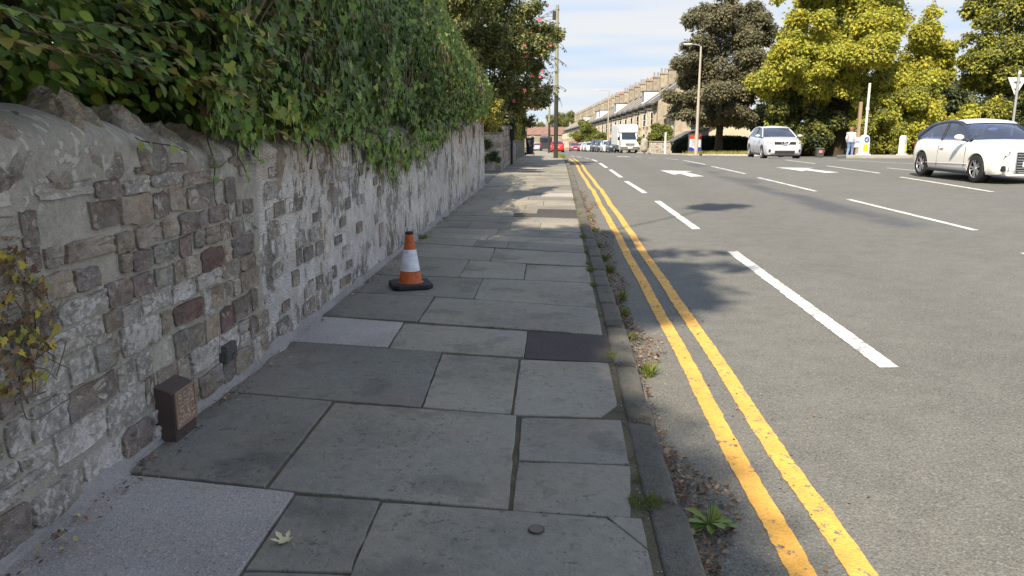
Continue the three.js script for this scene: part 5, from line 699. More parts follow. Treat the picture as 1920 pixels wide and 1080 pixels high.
function loftBody(s) {                                        // closed shell through cross-sections
  const xs = []; const n = 46; for (let i = 0; i <= n; i++) { const t = i / n; xs.push(mix(s.top[0][0], s.top.at(-1)[0], t < 0.5 ? 0.5 * Math.pow(2 * t, 1.7) : 1 - 0.5 * Math.pow(2 - 2 * t, 1.7))); }
  const ring = x => { const w = ip(s.wid, x), t = ip(s.top, x), b = ip(s.bot, x), h = t - b; const half = [[0, b], [w * 0.80, b], [w * 0.93, b + 0.04 * h], [w * 0.985, b + 0.16 * h], [w, b + 0.34 * h], [w * 0.995, b + 0.52 * h], [w * 0.985, b + 0.66 * h], [w * 0.955, b + 0.80 * h], [w * 0.91, b + 0.92 * h], [w * 0.84, t], [w * 0.45, t + 0.018], [0, t + 0.025]]; return [...half.map(([z, y]) => [x, y, z]), ...half.slice(1, -1).reverse().map(([z, y]) => [x, y, -z])]; };
  const P = [], I = [], m = 22; xs.forEach(x => ring(x).forEach(p => P.push(...p)));
  for (let i = 0; i < n; i++) for (let k = 0; k < m; k++) { const a = i * m + k, b = i * m + (k + 1) % m, c = a + m, d = b + m; I.push(a, b, c, b, d, c); }
  const cap = (i, f) => { const c = P.length / 3; let y = 0; for (let k = 0; k < m; k++) y += P[(i * m + k) * 3 + 1]; P.push(xs[i], y / m, 0); for (let k = 0; k < m; k++) { const a = i * m + k, b = i * m + (k + 1) % m; f ? I.push(c, b, a) : I.push(c, a, b); } }; cap(0, true); cap(n, false);
  const g = new THREE.BufferGeometry(); g.setAttribute('position', new THREE.Float32BufferAttribute(P, 3)); g.setIndex(I); g.computeVertexNormals();
  let br = new Brush(g); br.updateMatrixWorld();
  for (const x of s.wheels) for (const q of [-1, 1]) { const c = new Brush(new THREE.CylinderGeometry(s.arch, s.arch, 0.34, 28).rotateX(Math.PI / 2)); c.position.set(x, s.rw, q * (s.hw - 0.06)); c.updateMatrixWorld(); br = ev.evaluate(br, c, SUBTRACTION); br.updateMatrixWorld(); }
  return toCreasedNormals(geoOf(br.geometry), 0.55);
}
function patchGeo(a, b, c, d, bulge, n = 8, off = 0) {         // curved quad a-b (bottom) c-d (top), bulged along its normal
  const A = V3(...a), B = V3(...b), C = V3(...c), D = V3(...d), N = B.clone().sub(A).cross(C.clone().sub(A)).normalize();
  return sheet(n, n, (u, v) => { const p = A.clone().lerp(B, u).lerp(C.clone().lerp(D, u), v).addScaledVector(N, off + bulge * (1 - (2 * u - 1) ** 2) * (0.4 + 0.6 * (1 - (2 * v - 1) ** 2))); return [p.x, p.y, p.z, u, v]; });
}
function wheelOf(parent, x, z, r, w, spokes) {
  const W = new THREE.Group(); W.name = 'wheel'; parent.add(W); W.position.set(x, r, z); const s = Math.sign(z);
  const pr = [[0.66, -0.5], [0.94, -0.5], [1, -0.36], [1, 0.36], [0.94, 0.5], [0.66, 0.5]].map(([a, b]) => new THREE.Vector2(a * r, b * w)); part('tyre', new THREE.LatheGeometry(pr, 28).rotateX(Math.PI / 2), MAT.tyre, W);
  const rim = [new THREE.TorusGeometry(r * 0.665, r * 0.035, 6, 28).translate(0, 0, s * w * 0.45)]; for (let k = 0; k < spokes; k++) { const g = new THREE.BoxGeometry(r * 0.11, r * 0.62, 0.022).translate(0, r * 0.33, s * w * 0.38); g.rotateZ(k / spokes * Math.PI * 2 + (k % 2 ? -0.10 : 0.10)); rim.push(g); } rim.push(new THREE.CylinderGeometry(r * 0.16, r * 0.16, 0.03, 14).rotateX(Math.PI / 2).translate(0, 0, s * w * 0.40));
  part('rim', join(rim), MAT.alloy, W); part('brake_disc', new THREE.CylinderGeometry(r * 0.6, r * 0.6, 0.03, 20).rotateX(Math.PI / 2).translate(0, 0, s * w * 0.12), mat(0.06, 0.06, 0.062, 0.6), W); return W;
}
function hatchback(c, s) {                                     // s: shape table; returns parts in c
  part('body', loftBody(s), s.paint, c);
  const G = s.gh, by = G.belt, cab = part('cabin_floor', join([box(G.ab - G.db - 0.1, 0.02, s.hw * 1.56, (G.ab + G.db) / 2, by + 0.02, 0), box(0.42, 0.10, s.hw * 1.5, G.ab - 0.30, by + 0.05, 0)]), MAT.interior, c);
  for (const q of [-1, 1]) { const st = part('seat', join([rbox(0.14, 0.42, 0.46, 0.05, G.at - 0.42, by + 0.05, q * 0.36), rbox(0.1, 0.17, 0.26, 0.04, G.at - 0.46, by + 0.30, q * 0.36)]), mat(0.06, 0.06, 0.065, 0.85), cab); }
  part('steering_wheel', new THREE.TorusGeometry(0.17, 0.016, 6, 20).rotateY(Math.PI / 2).rotateZ(-0.4).translate(G.ab - 0.56, by + 0.13, s.driver * 0.36), MAT.trim, cab);
  const wb = s.hw * 0.90, wt = s.hw * 0.70, ty = G.roof, L = (t, q) => [mix(G.at, G.dt, t), ty - G.drop * t * t - 0.02 * (1 - t), q];
  // roof shell
  part('roof', (() => { const top = sheet(12, 10, (u, v) => { const z = mix(-wt, wt, u), t = v, y = ty - G.drop * t * t + 0.075 * Math.sin(Math.PI * Math.pow(t, 0.62)) + 0.055 * (1 - (z / wt) ** 2) * Math.min(1, 0.35 + 2.5 * t); return [mix(G.at + 0.05, G.dt - 0.04, t) + 0.05 * (1 - (z / wt) ** 2) * (t < 0.5 ? 1 - 2 * t : 0), y, z, u, v]; }); const bot = top.clone(); const p = bot.attributes.position; for (let i = 0; i < p.count; i++) p.setY(i, p.getY(i) - 0.05); return join([top, bot]); })(), s.roofPaint ?? s.paint, c);
  const pil = s.pillar ?? s.paint, bm = (a, b, w0, w1) => { const A = V3(...a), B = V3(...b), Ln = A.distanceTo(B), g = new RoundedBoxGeometry(w0, Ln + 0.04, w1, 2, 0.018); g.applyQuaternion(new THREE.Quaternion().setFromUnitVectors(V3(0, 1, 0), B.clone().sub(A).normalize())); const m = A.clone().lerp(B, 0.5); return g.translate(m.x, m.y, m.z); };
  for (const q of [-1, 1]) {
    const aB = [G.ab, by - 0.02, q * wb], aT = [G.at, ty - 0.035, q * wt], bB = [G.bb, by, q * (wb + 0.01)], bT = [G.bt, ty + 0.04, q * (wt + 0.01)], dB = [G.db, by + 0.02, q * wb], dT = [G.dt, ty - G.drop - 0.02, q * wt];
    const crv = new THREE.CatmullRomCurve3([aB, [mix(aB[0], aT[0], 0.55), mix(aB[1], aT[1], 0.60), mix(aB[2], aT[2], 0.55)], aT, [mix(G.at, G.dt, 0.3), ty + 0.05, q * (wt + 0.005)], [mix(G.at, G.dt, 0.65), ty + 0.035, q * wt], dT, [mix(dT[0], dB[0], 0.5), mix(dT[1], dB[1], 0.45), mix(dT[2], dB[2], 0.45)], dB].map(p => V3(...p))), arch = new THREE.TubeGeometry(crv, 40, 1, 8), ap = arch.attributes.position; for (let i = 0; i < ap.count; i++) { const t = Math.floor(i / 9) / 40, ce = crv.getPointAt(t), wd = mix(0.038, G.dw * 0.42, sm(0.62, 0.95, t)); ap.setXYZ(i, ce.x + (ap.getX(i) - ce.x) * wd, ce.y + (ap.getY(i) - ce.y) * wd, ce.z + (ap.getZ(i) - ce.z) * 0.028); } arch.computeVertexNormals();
    part('roof_arch', arch, pil, c); part('door_pillar', bm(bB, bT, 0.07, 0.03), s.midPillar ?? MAT.trim, c);
    part('front_side_window', patchGeo([G.ab - 0.04, by, q * wb], [G.bb, by, q * wb], [G.at - 0.03, ty - 0.03, q * wt], [G.bt, ty + 0.045, q * wt], 0, 3), MAT.carGlass, c);
    part('rear_side_window', patchGeo([G.bb, by, q * wb], [G.db + 0.1, by + 0.02, q * wb], [G.bt, ty + 0.045, q * wt], [G.dt + 0.04, ty - G.drop - 0.02, q * wt], 0, 3), MAT.carGlass, c);
    const mi = part('mirror', new THREE.SphereGeometry(1, 14, 10).scale(0.075, 0.07, 0.115).translate(G.ab - 0.20, by + 0.06, q * (s.hw + 0.10)), s.paint, c); part('mirror_arm', bar([G.ab - 0.16, by - 0.03, q * (wb - 0.01)], [G.ab - 0.18, by + 0.01, q * (s.hw + 0.05)], 0.022, 0.02), MAT.trim, mi);
    for (const x of s.wheels) wheelOf(c, x, q * (s.hw - 0.115), s.rw, 0.21, s.spokes);
    part('door_handle', rbox(0.17, 0.025, 0.03, 0.008, G.bb + 0.16, s.handleY, q * (s.hw - 0.005)), s.paint, c);
    const gap = (x, y0, y1, dx = 0) => bar([x, y0, q * (s.hw + 0.0015)], [x + dx, y1, q * (s.hw * 0.985)], 0.006, 0.006, 4);
    part('door_seam', join([gap(G.bb - 0.03, 0.30, 0.78, 0.02), gap(s.doorF, 0.32, 0.80)]), MAT.trim, c);
    part('sill', rbox(s.wheels[0] - s.wheels[1] - 2 * s.arch + 0.02, 0.07, 0.05, 0.02, (s.wheels[0] + s.wheels[1]) / 2, 0.20, q * (s.hw - 0.03)), s.sill ?? MAT.trim, c);
    part('wheel_arch_lining', join(s.wheels.map(x => new THREE.CylinderGeometry(s.arch - 0.012, s.arch - 0.012, 0.02, 24).rotateX(Math.PI / 2).translate(x, s.rw + 0.01, q * (s.hw - 0.225)))), MAT.trim, c);
  }
  part('windscreen', patchGeo([G.ab + 0.02, by - 0.005, -wb + 0.03], [G.ab + 0.02, by - 0.005, wb - 0.03], [G.at + 0.03, ty - 0.02, -wt + 0.03], [G.at + 0.03, ty - 0.02, wt - 0.03], -0.10, 10), MAT.carGlass, c);
  part('rear_window', patchGeo([G.db, by + 0.04, wb - 0.06], [G.db, by + 0.04, -wb + 0.06], [G.dt - 0.02, ty - G.drop - 0.02, wt - 0.04], [G.dt - 0.02, ty - G.drop - 0.02, -wt + 0.04], -0.06, 8), MAT.carGlass, c);
  part('underbody', box((s.wheels[0] - s.wheels[1]) + 0.9, 0.16, s.hw * 1.5, (s.wheels[0] + s.wheels[1]) / 2, 0.26, 0), MAT.trim, c);
  return c;
}
function plateTexture(text, yellow) { const cv = document.createElement('canvas'); cv.width = 512; cv.height = 112; const c = cv.getContext('2d'); c.fillStyle = yellow ? '#d8b32c' : '#d9d8d2'; c.fillRect(0, 0, 512, 112); c.fillStyle = '#55565a'; c.font = 'bold 92px sans-serif'; c.textBaseline = 'middle'; c.fillText(text, 40, 58); const t = new THREE.CanvasTexture(cv); t.colorSpace = THREE.SRGBColorSpace; return t; }
const cream = paint(0.80, 0.77, 0.70), inkBlue = paint(0.012, 0.014, 0.045);
const smallHatch = { hw: 0.87, rw: 0.305, arch: 0.355, wheels: [1.235, -1.235], driver: -1, spokes: 10, handleY: 0.74, doorF: 0.78, paint: cream, pillar: inkBlue, roofPaint: cream,
  top: [[1.975, 0.58], [1.95, 0.70], [1.86, 0.775], [1.6, 0.835], [1.2, 0.90], [0.92, 0.945], [0.4, 0.955], [-0.6, 0.975], [-1.3, 0.985], [-1.65, 0.96], [-1.86, 0.90], [-1.95, 0.72], [-1.975, 0.55]], bot: [[1.975, 0.30], [1.9, 0.19], [1.6, 0.165], [-1.5, 0.175], [-1.85, 0.24], [-1.975, 0.36]], wid: [[1.975, 0.60], [1.93, 0.70], [1.8, 0.795], [1.55, 0.855], [1.1, 0.87], [-1.3, 0.87], [-1.7, 0.83], [-1.9, 0.74], [-1.975, 0.60]],
  gh: { belt: 0.945, ab: 0.86, at: 0.20, bb: -0.42, bt: -0.45, db: -1.66, dt: -1.22, roof: 1.325, drop: 0.03, dw: 0.22 } };
{
  const c = thing('white_hatchback', 'cream-white three-door hatchback with dark blue roof arches driving in at the picture edge', 'car', [10.36, roadY(10.3, -19.8), -19.83], -Math.PI / 2 + 0.045);
  hatchback(c, smallHatch);
  const fx = 1.955; // face of the car
  const gr = part('grille', join([rbox(0.05, 0.44, 0.80, 0.04, fx + 0.015, 0.475, 0)]), MAT.trim, c); for (let k = 0; k < 7; k++) part('grille_bar', rbox(0.012, 0.016, 0.74, 0.005, fx + 0.042, 0.30 + k * 0.058, 0), MAT.alloy, gr);
  part('grille_frame', join([rbox(0.02, 0.022, 0.84, 0.008, fx + 0.04, 0.70, 0), rbox(0.02, 0.022, 0.66, 0.008, fx + 0.04, 0.255, 0), box(0.02, 0.45, 0.022, fx + 0.04, 0.475, 0.405), box(0.02, 0.45, 0.022, fx + 0.0402, 0.475, -0.405)]), MAT.alloy, gr);
  part('badge', join([0, 1, 2, 3].map(k => new THREE.TorusGeometry(0.045, 0.007, 6, 20).rotateY(Math.PI / 2).translate(fx + 0.056, 0.63, -0.105 + k * 0.07))), MAT.alloy, c);
  const pt = plateTexture('PE', false), pl = part('number_plate', box(0.012, 0.115, 0.52, fx + 0.06, 0.44, 0), MAT.plateW, c); part('plate_face', new THREE.PlaneGeometry(0.51, 0.11).rotateY(Math.PI / 2).translate(fx + 0.0668, 0.44, 0), new THREE.MeshStandardMaterial({ map: pt, roughness: 0.5 }), pl);
  for (const q of [-1, 1]) {
    const hl = part('headlight', rbox(0.30, 0.135, 0.30, 0.05, 0, 0, 0, 3).rotateY(q * 0.62).rotateZ(-0.06).translate(fx - 0.165, 0.665, q * 0.565), MAT.lamp, c); part('headlight_lens', cyl(0.05, 0.05, 0.02, 0, 0, 0, 16).rotateZ(Math.PI / 2).rotateY(q * 0.35).translate(fx + 0.008, 0.67, q * 0.54), MAT.steel, hl); part('headlight_edge', rbox(0.02, 0.018, 0.30, 0.006, 0, 0, 0).rotateY(q * 0.55).translate(fx - 0.02, 0.605, q * 0.575), MAT.trim, hl);
    const fo = part('fog_light_recess', rbox(0.12, 0.135, 0.27, 0.03).rotateY(q * 0.55).translate(fx - 0.075, 0.345, q * 0.555), MAT.trim, c); part('fog_light', cyl(0.05, 0.05, 0.03, 0, 0, 0, 18).rotateZ(Math.PI / 2).rotateY(q * 0.55).translate(fx - 0.025, 0.35, q * 0.60), MAT.lamp, fo); for (const y of [0.315, 0.345, 0.375]) part('vent_bar', rbox(0.02, 0.012, 0.12, 0.004).rotateY(q * 0.55).translate(fx + 0.004, y, q * 0.50), MAT.steel, fo);
    part('body_crease', bar([1.0, 0.40, q * 0.872], [-0.95, 0.36, q * 0.872], 0.006, 0.006, 5), smallHatch.paint, c);
    part('sun_visor', rbox(0.15, 0.02, 0.42, 0.008).rotateZ(0.75).translate(0.20, 1.255, q * 0.28), MAT.whitePlastic, c);
  }
  part('bumper_lip', rbox(0.10, 0.05, 1.1, 0.02, fx - 0.02, 0.20, 0), cream, c); part('rear_view_mirror', new THREE.SphereGeometry(1, 12, 8).scale(0.03, 0.04, 0.12).translate(0.30, 1.19, 0), MAT.whitePlastic, c); for (const q of [-1, 1]) part('rear_lamp', rbox(0.12, 0.16, 0.30, 0.03, -1.88, 0.78, q * 0.58), MAT.redLamp, c);
}
const silver = paint(0.50, 0.51, 0.53);
const midHatch = { hw: 0.885, rw: 0.32, arch: 0.37, wheels: [1.36, -1.34], driver: -1, spokes: 10, handleY: 0.86, doorF: 0.86, paint: silver, midPillar: MAT.trim,
  top: [[2.19, 0.62], [2.15, 0.76], [2.02, 0.85], [1.7, 0.93], [1.3, 1.0], [1.05, 1.03], [0.4, 1.02], [-0.6, 1.05], [-1.4, 1.08], [-1.9, 1.06], [-2.10, 0.96], [-2.17, 0.75], [-2.19, 0.6]], bot: [[2.19, 0.32], [2.1, 0.2], [1.8, 0.175], [-1.7, 0.19], [-2.05, 0.28], [-2.19, 0.40]], wid: [[2.19, 0.58], [2.14, 0.70], [2.0, 0.80], [1.7, 0.87], [1.2, 0.885], [-1.4, 0.885], [-1.9, 0.84], [-2.1, 0.74], [-2.19, 0.62]],
  gh: { belt: 1.02, ab: 1.10, at: 0.28, bb: -0.28, bt: -0.34, db: -1.86, dt: -1.42, roof: 1.435, drop: 0.03, dw: 0.18 } };
{
  const c = thing('silver_hatchback', 'silver-white five-door hatchback driving towards the viewer in the far lane', 'car', [10.55, roadY(10.5, -39), -39.3], -Math.PI / 2 - 0.02);
  hatchback(c, midHatch); const fx = 2.165;
  const gr = part('grille', join([rbox(0.05, 0.13, 0.98, 0.03, fx + 0.008, 0.765, 0)]), MAT.trim, c); part('grille_chevron', join([bar([fx + 0.03, 0.83, 0.22], [fx + 0.045, 0.70, 0.10], 0.018, 0.018, 6), bar([fx + 0.03, 0.83, -0.22], [fx + 0.045, 0.70, -0.10], 0.018, 0.018, 6), bar([fx + 0.045, 0.70, 0.10], [fx + 0.045, 0.70, -0.10], 0.018, 0.018, 6)]), MAT.alloy, gr);
  part('badge', join([new THREE.TorusGeometry(0.05, 0.012, 6, 18).rotateY(Math.PI / 2).translate(fx + 0.045, 0.77, 0), box(0.012, 0.022, 0.13, fx + 0.05, 0.77, 0)]), MAT.alloy, c); part('number_plate', box(0.012, 0.115, 0.52, fx + 0.025, 0.53, 0), MAT.plateW, c);
  part('lower_intake', rbox(0.06, 0.14, 0.92, 0.03, fx + 0.012, 0.36, 0), MAT.trim, c); part('bumper_lip', rbox(0.2, 0.07, 1.36, 0.02, fx - 0.10, 0.215, 0), MAT.trim, c);
  for (const q of [-1, 1]) { part('headlight', rbox(0.36, 0.16, 0.27, 0.05, 0, 0, 0, 3).rotateY(q * 0.6).translate(fx - 0.19, 0.79, q * 0.60), MAT.lamp, c); const f = part('fog_light_recess', rbox(0.09, 0.13, 0.28, 0.03).rotateY(q * 0.5).translate(fx - 0.07, 0.42, q * 0.59), MAT.trim, c); part('fog_light', cyl(0.045, 0.045, 0.03, 0, 0, 0, 16).rotateZ(Math.PI / 2).translate(fx - 0.02, 0.42, q * 0.60), MAT.lamp, f); part('rear_lamp', rbox(0.1, 0.22, 0.26, 0.03, -2.08, 0.9, q * 0.62), MAT.redLamp, c); part('sun_visor', rbox(0.15, 0.02, 0.42, 0.008).rotateZ(0.7).translate(0.30, 1.365, q * 0.3), MAT.whitePlastic, c); }
}
// other cars along the street share the mid-size shape in their own colours
function streetCar(name, label, x, z, turn, col, o = {}) {
  const c = thing(name, label, 'car', [x, gy(z) - 0.075, z], turn, 'cars along the far street'); hatchback(c, { ...midHatch, paint: col, spokes: 5, ...o }); const fx = 2.165;
  part('grille', rbox(0.05, 0.14, 0.8, 0.03, fx - 0.005, 0.74, 0), MAT.trim, c); part('number_plate', box(0.02, 0.115, 0.52, fx + 0.02, 0.5, 0), MAT.plateW, c); part('lower_intake', rbox(0.06, 0.1, 0.9, 0.03, fx - 0.005, 0.34, 0), MAT.trim, c); part('rear_plate', box(0.02, 0.115, 0.52, -2.185, 0.72, 0), MAT.plateY, c);
  for (const q of [-1, 1]) { part('headlight', rbox(0.34, 0.15, 0.27, 0.05).rotateY(q * 0.6).translate(fx - 0.19, 0.79, q * 0.6), MAT.lamp, c); part('rear_lamp', rbox(0.1, 0.24, 0.24, 0.03, -2.08, 0.9, q * 0.64), MAT.redLamp, c); }
  if (o.k) c.scale.set(o.k, o.ky ?? o.k, o.k); return c;
}
const H = -Math.PI / 2 + 0.06, A = Math.PI / 2 + 0.04;
streetCar('red_car', 'bright red car seen from behind, half hidden by the telegraph pole', -0.15, -104, A, paint(0.62, 0.02, 0.02));
streetCar('crimson_car', 'dark crimson car coming towards the viewer in mid street', 2.9, -140, H, paint(0.34, 0.015, 0.03));
streetCar('white_car', 'white car following the crimson car', 4.45, -146, H, paint(0.78, 0.78, 0.76));
streetCar('white_car', 'white parked car nearest the crimson car', 4.9, -133, H, paint(0.76, 0.76, 0.74));
streetCar('pale_car', 'pale grey parked car next to the dark high-roofed car', 5.15, -125.5, H, paint(0.6, 0.62, 0.62));
streetCar('dark_car', 'high-roofed black parked car in the row', 5.75, -117, H, paint(0.015, 0.017, 0.022), { k: 1.05, ky: 1.14 });
streetCar('dark_car', 'dark blue parked car between the black and the white ones', 6.1, -110, H, paint(0.02, 0.03, 0.055));
streetCar('white_car', 'white parked car nearest the box van', 6.55, -104, H, paint(0.74, 0.74, 0.72));
streetCar('dark_car', 'dark car partly hidden behind the box van', 6.9, -98, H, paint(0.02, 0.02, 0.024));
streetCar('silver_car', 'silver car at the left kerb far down the street', -3.9, -150, A, paint(0.42, 0.43, 0.44));
{ // dark minibus ahead of the red car
  const v = thing('dark_minibus', 'dark grey high-roofed minibus ahead of the red car', 'minibus', [-2.1, gy(-132) - 0.07, -132], A), p = paint(0.03, 0.033, 0.04); part('body', rbox(5.4, 2.0, 2.0, 0.22, 0, 1.5, 0, 4), p, v); part('rear_window', rbox(0.05, 0.7, 1.6, 0.02, -2.69, 1.85, 0), mat(0.02, 0.025, 0.035, 0.1), v); part('roof_rack', rbox(3.2, 0.06, 1.5, 0.02, 0, 2.56, 0), MAT.steel, v); part('rear_bumper', rbox(0.14, 0.28, 1.9, 0.05, -2.68, 0.62, 0), MAT.trim, v); for (const q of [-1, 1]) { part('rear_lamp', rbox(0.08, 0.6, 0.14, 0.03, -2.69, 1.25, q * 0.9), MAT.redLamp, v); part('side_window', rbox(3.6, 0.62, 0.04, 0.02, 0.1, 1.9, q * 0.99), mat(0.02, 0.025, 0.035, 0.1), v); for (const x of [1.7, -1.7]) wheelOf(v, x, q * 0.88, 0.34, 0.22, 6); }
}
{ // box van
  const v = thing('box_van', 'white box van with luton front driving towards the viewer', 'van', [7.75, gy(-90) - 0.075, -91.5], -Math.PI / 2 + 0.10), wp = paint(0.80, 0.80, 0.78, 0.45), gp = mat(0.09, 0.095, 0.1, 0.55);
  part('cargo_box', rbox(4.3, 2.3, 2.12, 0.05, -1.35, 2.02, 0), wp, v); const lu = new THREE.Shape([[0, 0], [0.95, 0], [1.02, 0.12], [0.72, 0.72], [0.5, 0.82], [0, 0.82]].map(q => new THREE.Vector2(...q))); part('luton_front', new THREE.ExtrudeGeometry(lu, { depth: 2.04, bevelEnabled: true, bevelSize: 0.03, bevelThickness: 0.03, bevelSegments: 2 }).translate(0.80, 2.33, -1.02), wp, v);
  const cabS = new THREE.Shape([[0, 0.42], [1.98, 0.42], [2.06, 0.60], [2.02, 1.10], [1.92, 1.26], [1.32, 1.42], [0.72, 2.28], [0, 2.32]].map(q => new THREE.Vector2(...q))); part('cab', new THREE.ExtrudeGeometry(cabS, { depth: 1.78, bevelEnabled: true, bevelSize: 0.05, bevelThickness: 0.08, bevelSegments: 3 }).translate(0.82, 0, -0.89), wp, v);
  part('windscreen', patchGeo([2.12, 1.47, -0.84], [2.12, 1.47, 0.84], [1.60, 2.20, -0.78], [1.60, 2.20, 0.78], -0.06, 6, -0.075), mat(0.025, 0.03, 0.04, 0.08), v); part('bumper', rbox(0.34, 0.46, 1.96, 0.08, 2.76, 0.58, 0), gp, v); part('grille', rbox(0.10, 0.34, 1.06, 0.04, 2.87, 0.98, 0), gp, v); for (const y of [0.88, 0.98, 1.08]) part('grille_bar', rbox(0.02, 0.03, 0.96, 0.008, 2.925, y, 0), MAT.steel, v); part('badge', new THREE.TorusGeometry(0.08, 0.014, 6, 20).rotateY(Math.PI / 2).translate(2.935, 0.98, 0), MAT.alloy, v); part('number_plate', box(0.02, 0.12, 0.54, 2.945, 0.62, 0), MAT.plateW, v);
  for (const q of [-1, 1]) { part('headlight', rbox(0.3, 0.30, 0.26, 0.06, 2.74, 1.0, q * 0.76), MAT.lamp, v); const m = part('mirror', rbox(0.12, 0.40, 0.22, 0.05, 1.95, 1.62, q * 1.14), MAT.trim, v); part('mirror_arm', bar([1.95, 1.5, q * 0.9], [1.95, 1.55, q * 1.1], 0.025), MAT.trim, m); part('side_window', rbox(0.62, 0.52, 0.03, 0.02, 1.55, 1.72, q * 0.965), mat(0.025, 0.03, 0.04, 0.1), v); for (const x of [2.1, -1.9]) wheelOf(v, x, q * 0.86, 0.35, 0.24, 6); part('side_skirt', rbox(2.4, 0.3, 0.06, 0.02, 0.0, 0.62, q * 0.98), gp, v); }
  part('chassis', box(5.6, 0.3, 0.9, -0.4, 0.66, 0), MAT.trim, v);
}
// ---------------------------------------------------------------- houses
T.ashlar = tex(512, 512, (u, v, o) => { const k = 0.78 + 0.4 * (fbm(u, v, 6, 4, 701) - 0.5) + 0.2 * (fbm(u, v, 50, 2, 703) - 0.5), row = Math.floor(v * 12), h = hash2(row, Math.floor(u * 6 + (row % 2) * 0.5), 9), j = (v * 12 % 1 < 0.06 || (u * 6 + (row % 2) * 0.5) % 1 < 0.03) ? 0.82 : 1; const w = (h - 0.5) * 0.22; o[0] = k * j * (1 + w); o[1] = k * j * (1 + w * 0.9); o[2] = k * j * (1 + w * 0.7); });
T.slate = tex(512, 512, (u, v, o) => { const row = Math.floor(v * 20), h = hash2(row, Math.floor(u * 14 + (row % 2) * 0.5), 3), k = (0.72 + 0.4 * (h - 0.5) + 0.3 * (fbm(u, v, 8, 3, 711) - 0.5)) * (v * 20 % 1 < 0.10 ? 0.8 : 1); o[0] = k; o[1] = k * 0.99; o[2] = k * 1.0; });
const stoneA = mat(0.44, 0.37, 0.265, 0.95, { map: rep(T.ashlar, 0.5) }), stoneB = mat(0.36, 0.305, 0.23, 0.95, { map: rep(T.ashlar, 0.5) }), stoneC = mat(0.47, 0.395, 0.29, 0.95, { map: rep(T.ashlar, 0.5) }), dress = mat(0.58, 0.50, 0.37, 0.9, { map: T.grain }), slateM = mat(0.135, 0.13, 0.135, 0.75, { map: rep(T.slate, 0.3) }), redTile = mat(0.27, 0.16, 0.125, 0.85, { map: rep(T.slate, 0.3) }), winFrame = mat(0.75, 0.75, 0.72, 0.6), winGlass = new THREE.MeshPhysicalMaterial({ color: lin(0.03, 0.035, 0.045), roughness: 0.05, specularIntensity: 1 }), potM = mat(0.30, 0.235, 0.19, 0.9), potRed = mat(0.5, 0.16, 0.08, 0.9), lead = mat(0.09, 0.09, 0.095, 0.7), doorM = [[0.22, 0.03, 0.03], [0.05, 0.10, 0.07], [0.05, 0.06, 0.16], [0.5, 0.48, 0.44], [0.28, 0.12, 0.05]].map(c => mat(...c, 0.5));
function worldUV(g) { const p = g.attributes.position, n = g.attributes.normal, uv = g.attributes.uv; for (let i = 0; i < p.count; i++) { const ax = Math.abs(n.getX(i)), ay = Math.abs(n.getY(i)), az = Math.abs(n.getZ(i)); if (ay > 0.8) uv.setXY(i, p.getX(i), p.getZ(i)); else if (ax > az) uv.setXY(i, p.getZ(i), p.getY(i)); else uv.setXY(i, p.getX(i), p.getY(i)); } return g; }
const wbox = (...a) => worldUV(box(...a));
// a window facing -x at plane x = 0: surround, frame, glass
function windowAt(parent, x, y, z, w, h, sash = true) {
  const W = part('window', join([box(0.10, 0.14, w + 0.34, x - 0.05, y - h / 2 - 0.07, z), box(0.10, 0.18, w + 0.34, x - 0.05, y + h / 2 + 0.09, z), box(0.09, h, 0.15, x - 0.045, y, z - w / 2 - 0.075), box(0.09, h, 0.15, x - 0.0452, y, z + w / 2 + 0.075)]), dress, parent);
  part('frame', join([box(0.05, h, 0.07, x - 0.03, y, z - w / 2 + 0.035), box(0.05, h, 0.07, x - 0.03, y, z + w / 2 - 0.035), box(0.05, 0.07, w - 0.14, x - 0.03, y + h / 2 - 0.035, z), box(0.05, 0.07, w - 0.14, x - 0.0302, y - h / 2 + 0.035, z), ...(sash ? [box(0.05, 0.05, w - 0.14, x - 0.0304, y, z)] : [])]), winFrame, W);
  part('pane', box(0.012, h - 0.1, w - 0.1, x - 0.015, y, z), winGlass, W);
}
const HW = 6.2, EV = 6.4, RD = 9.3, DP = 8.4;
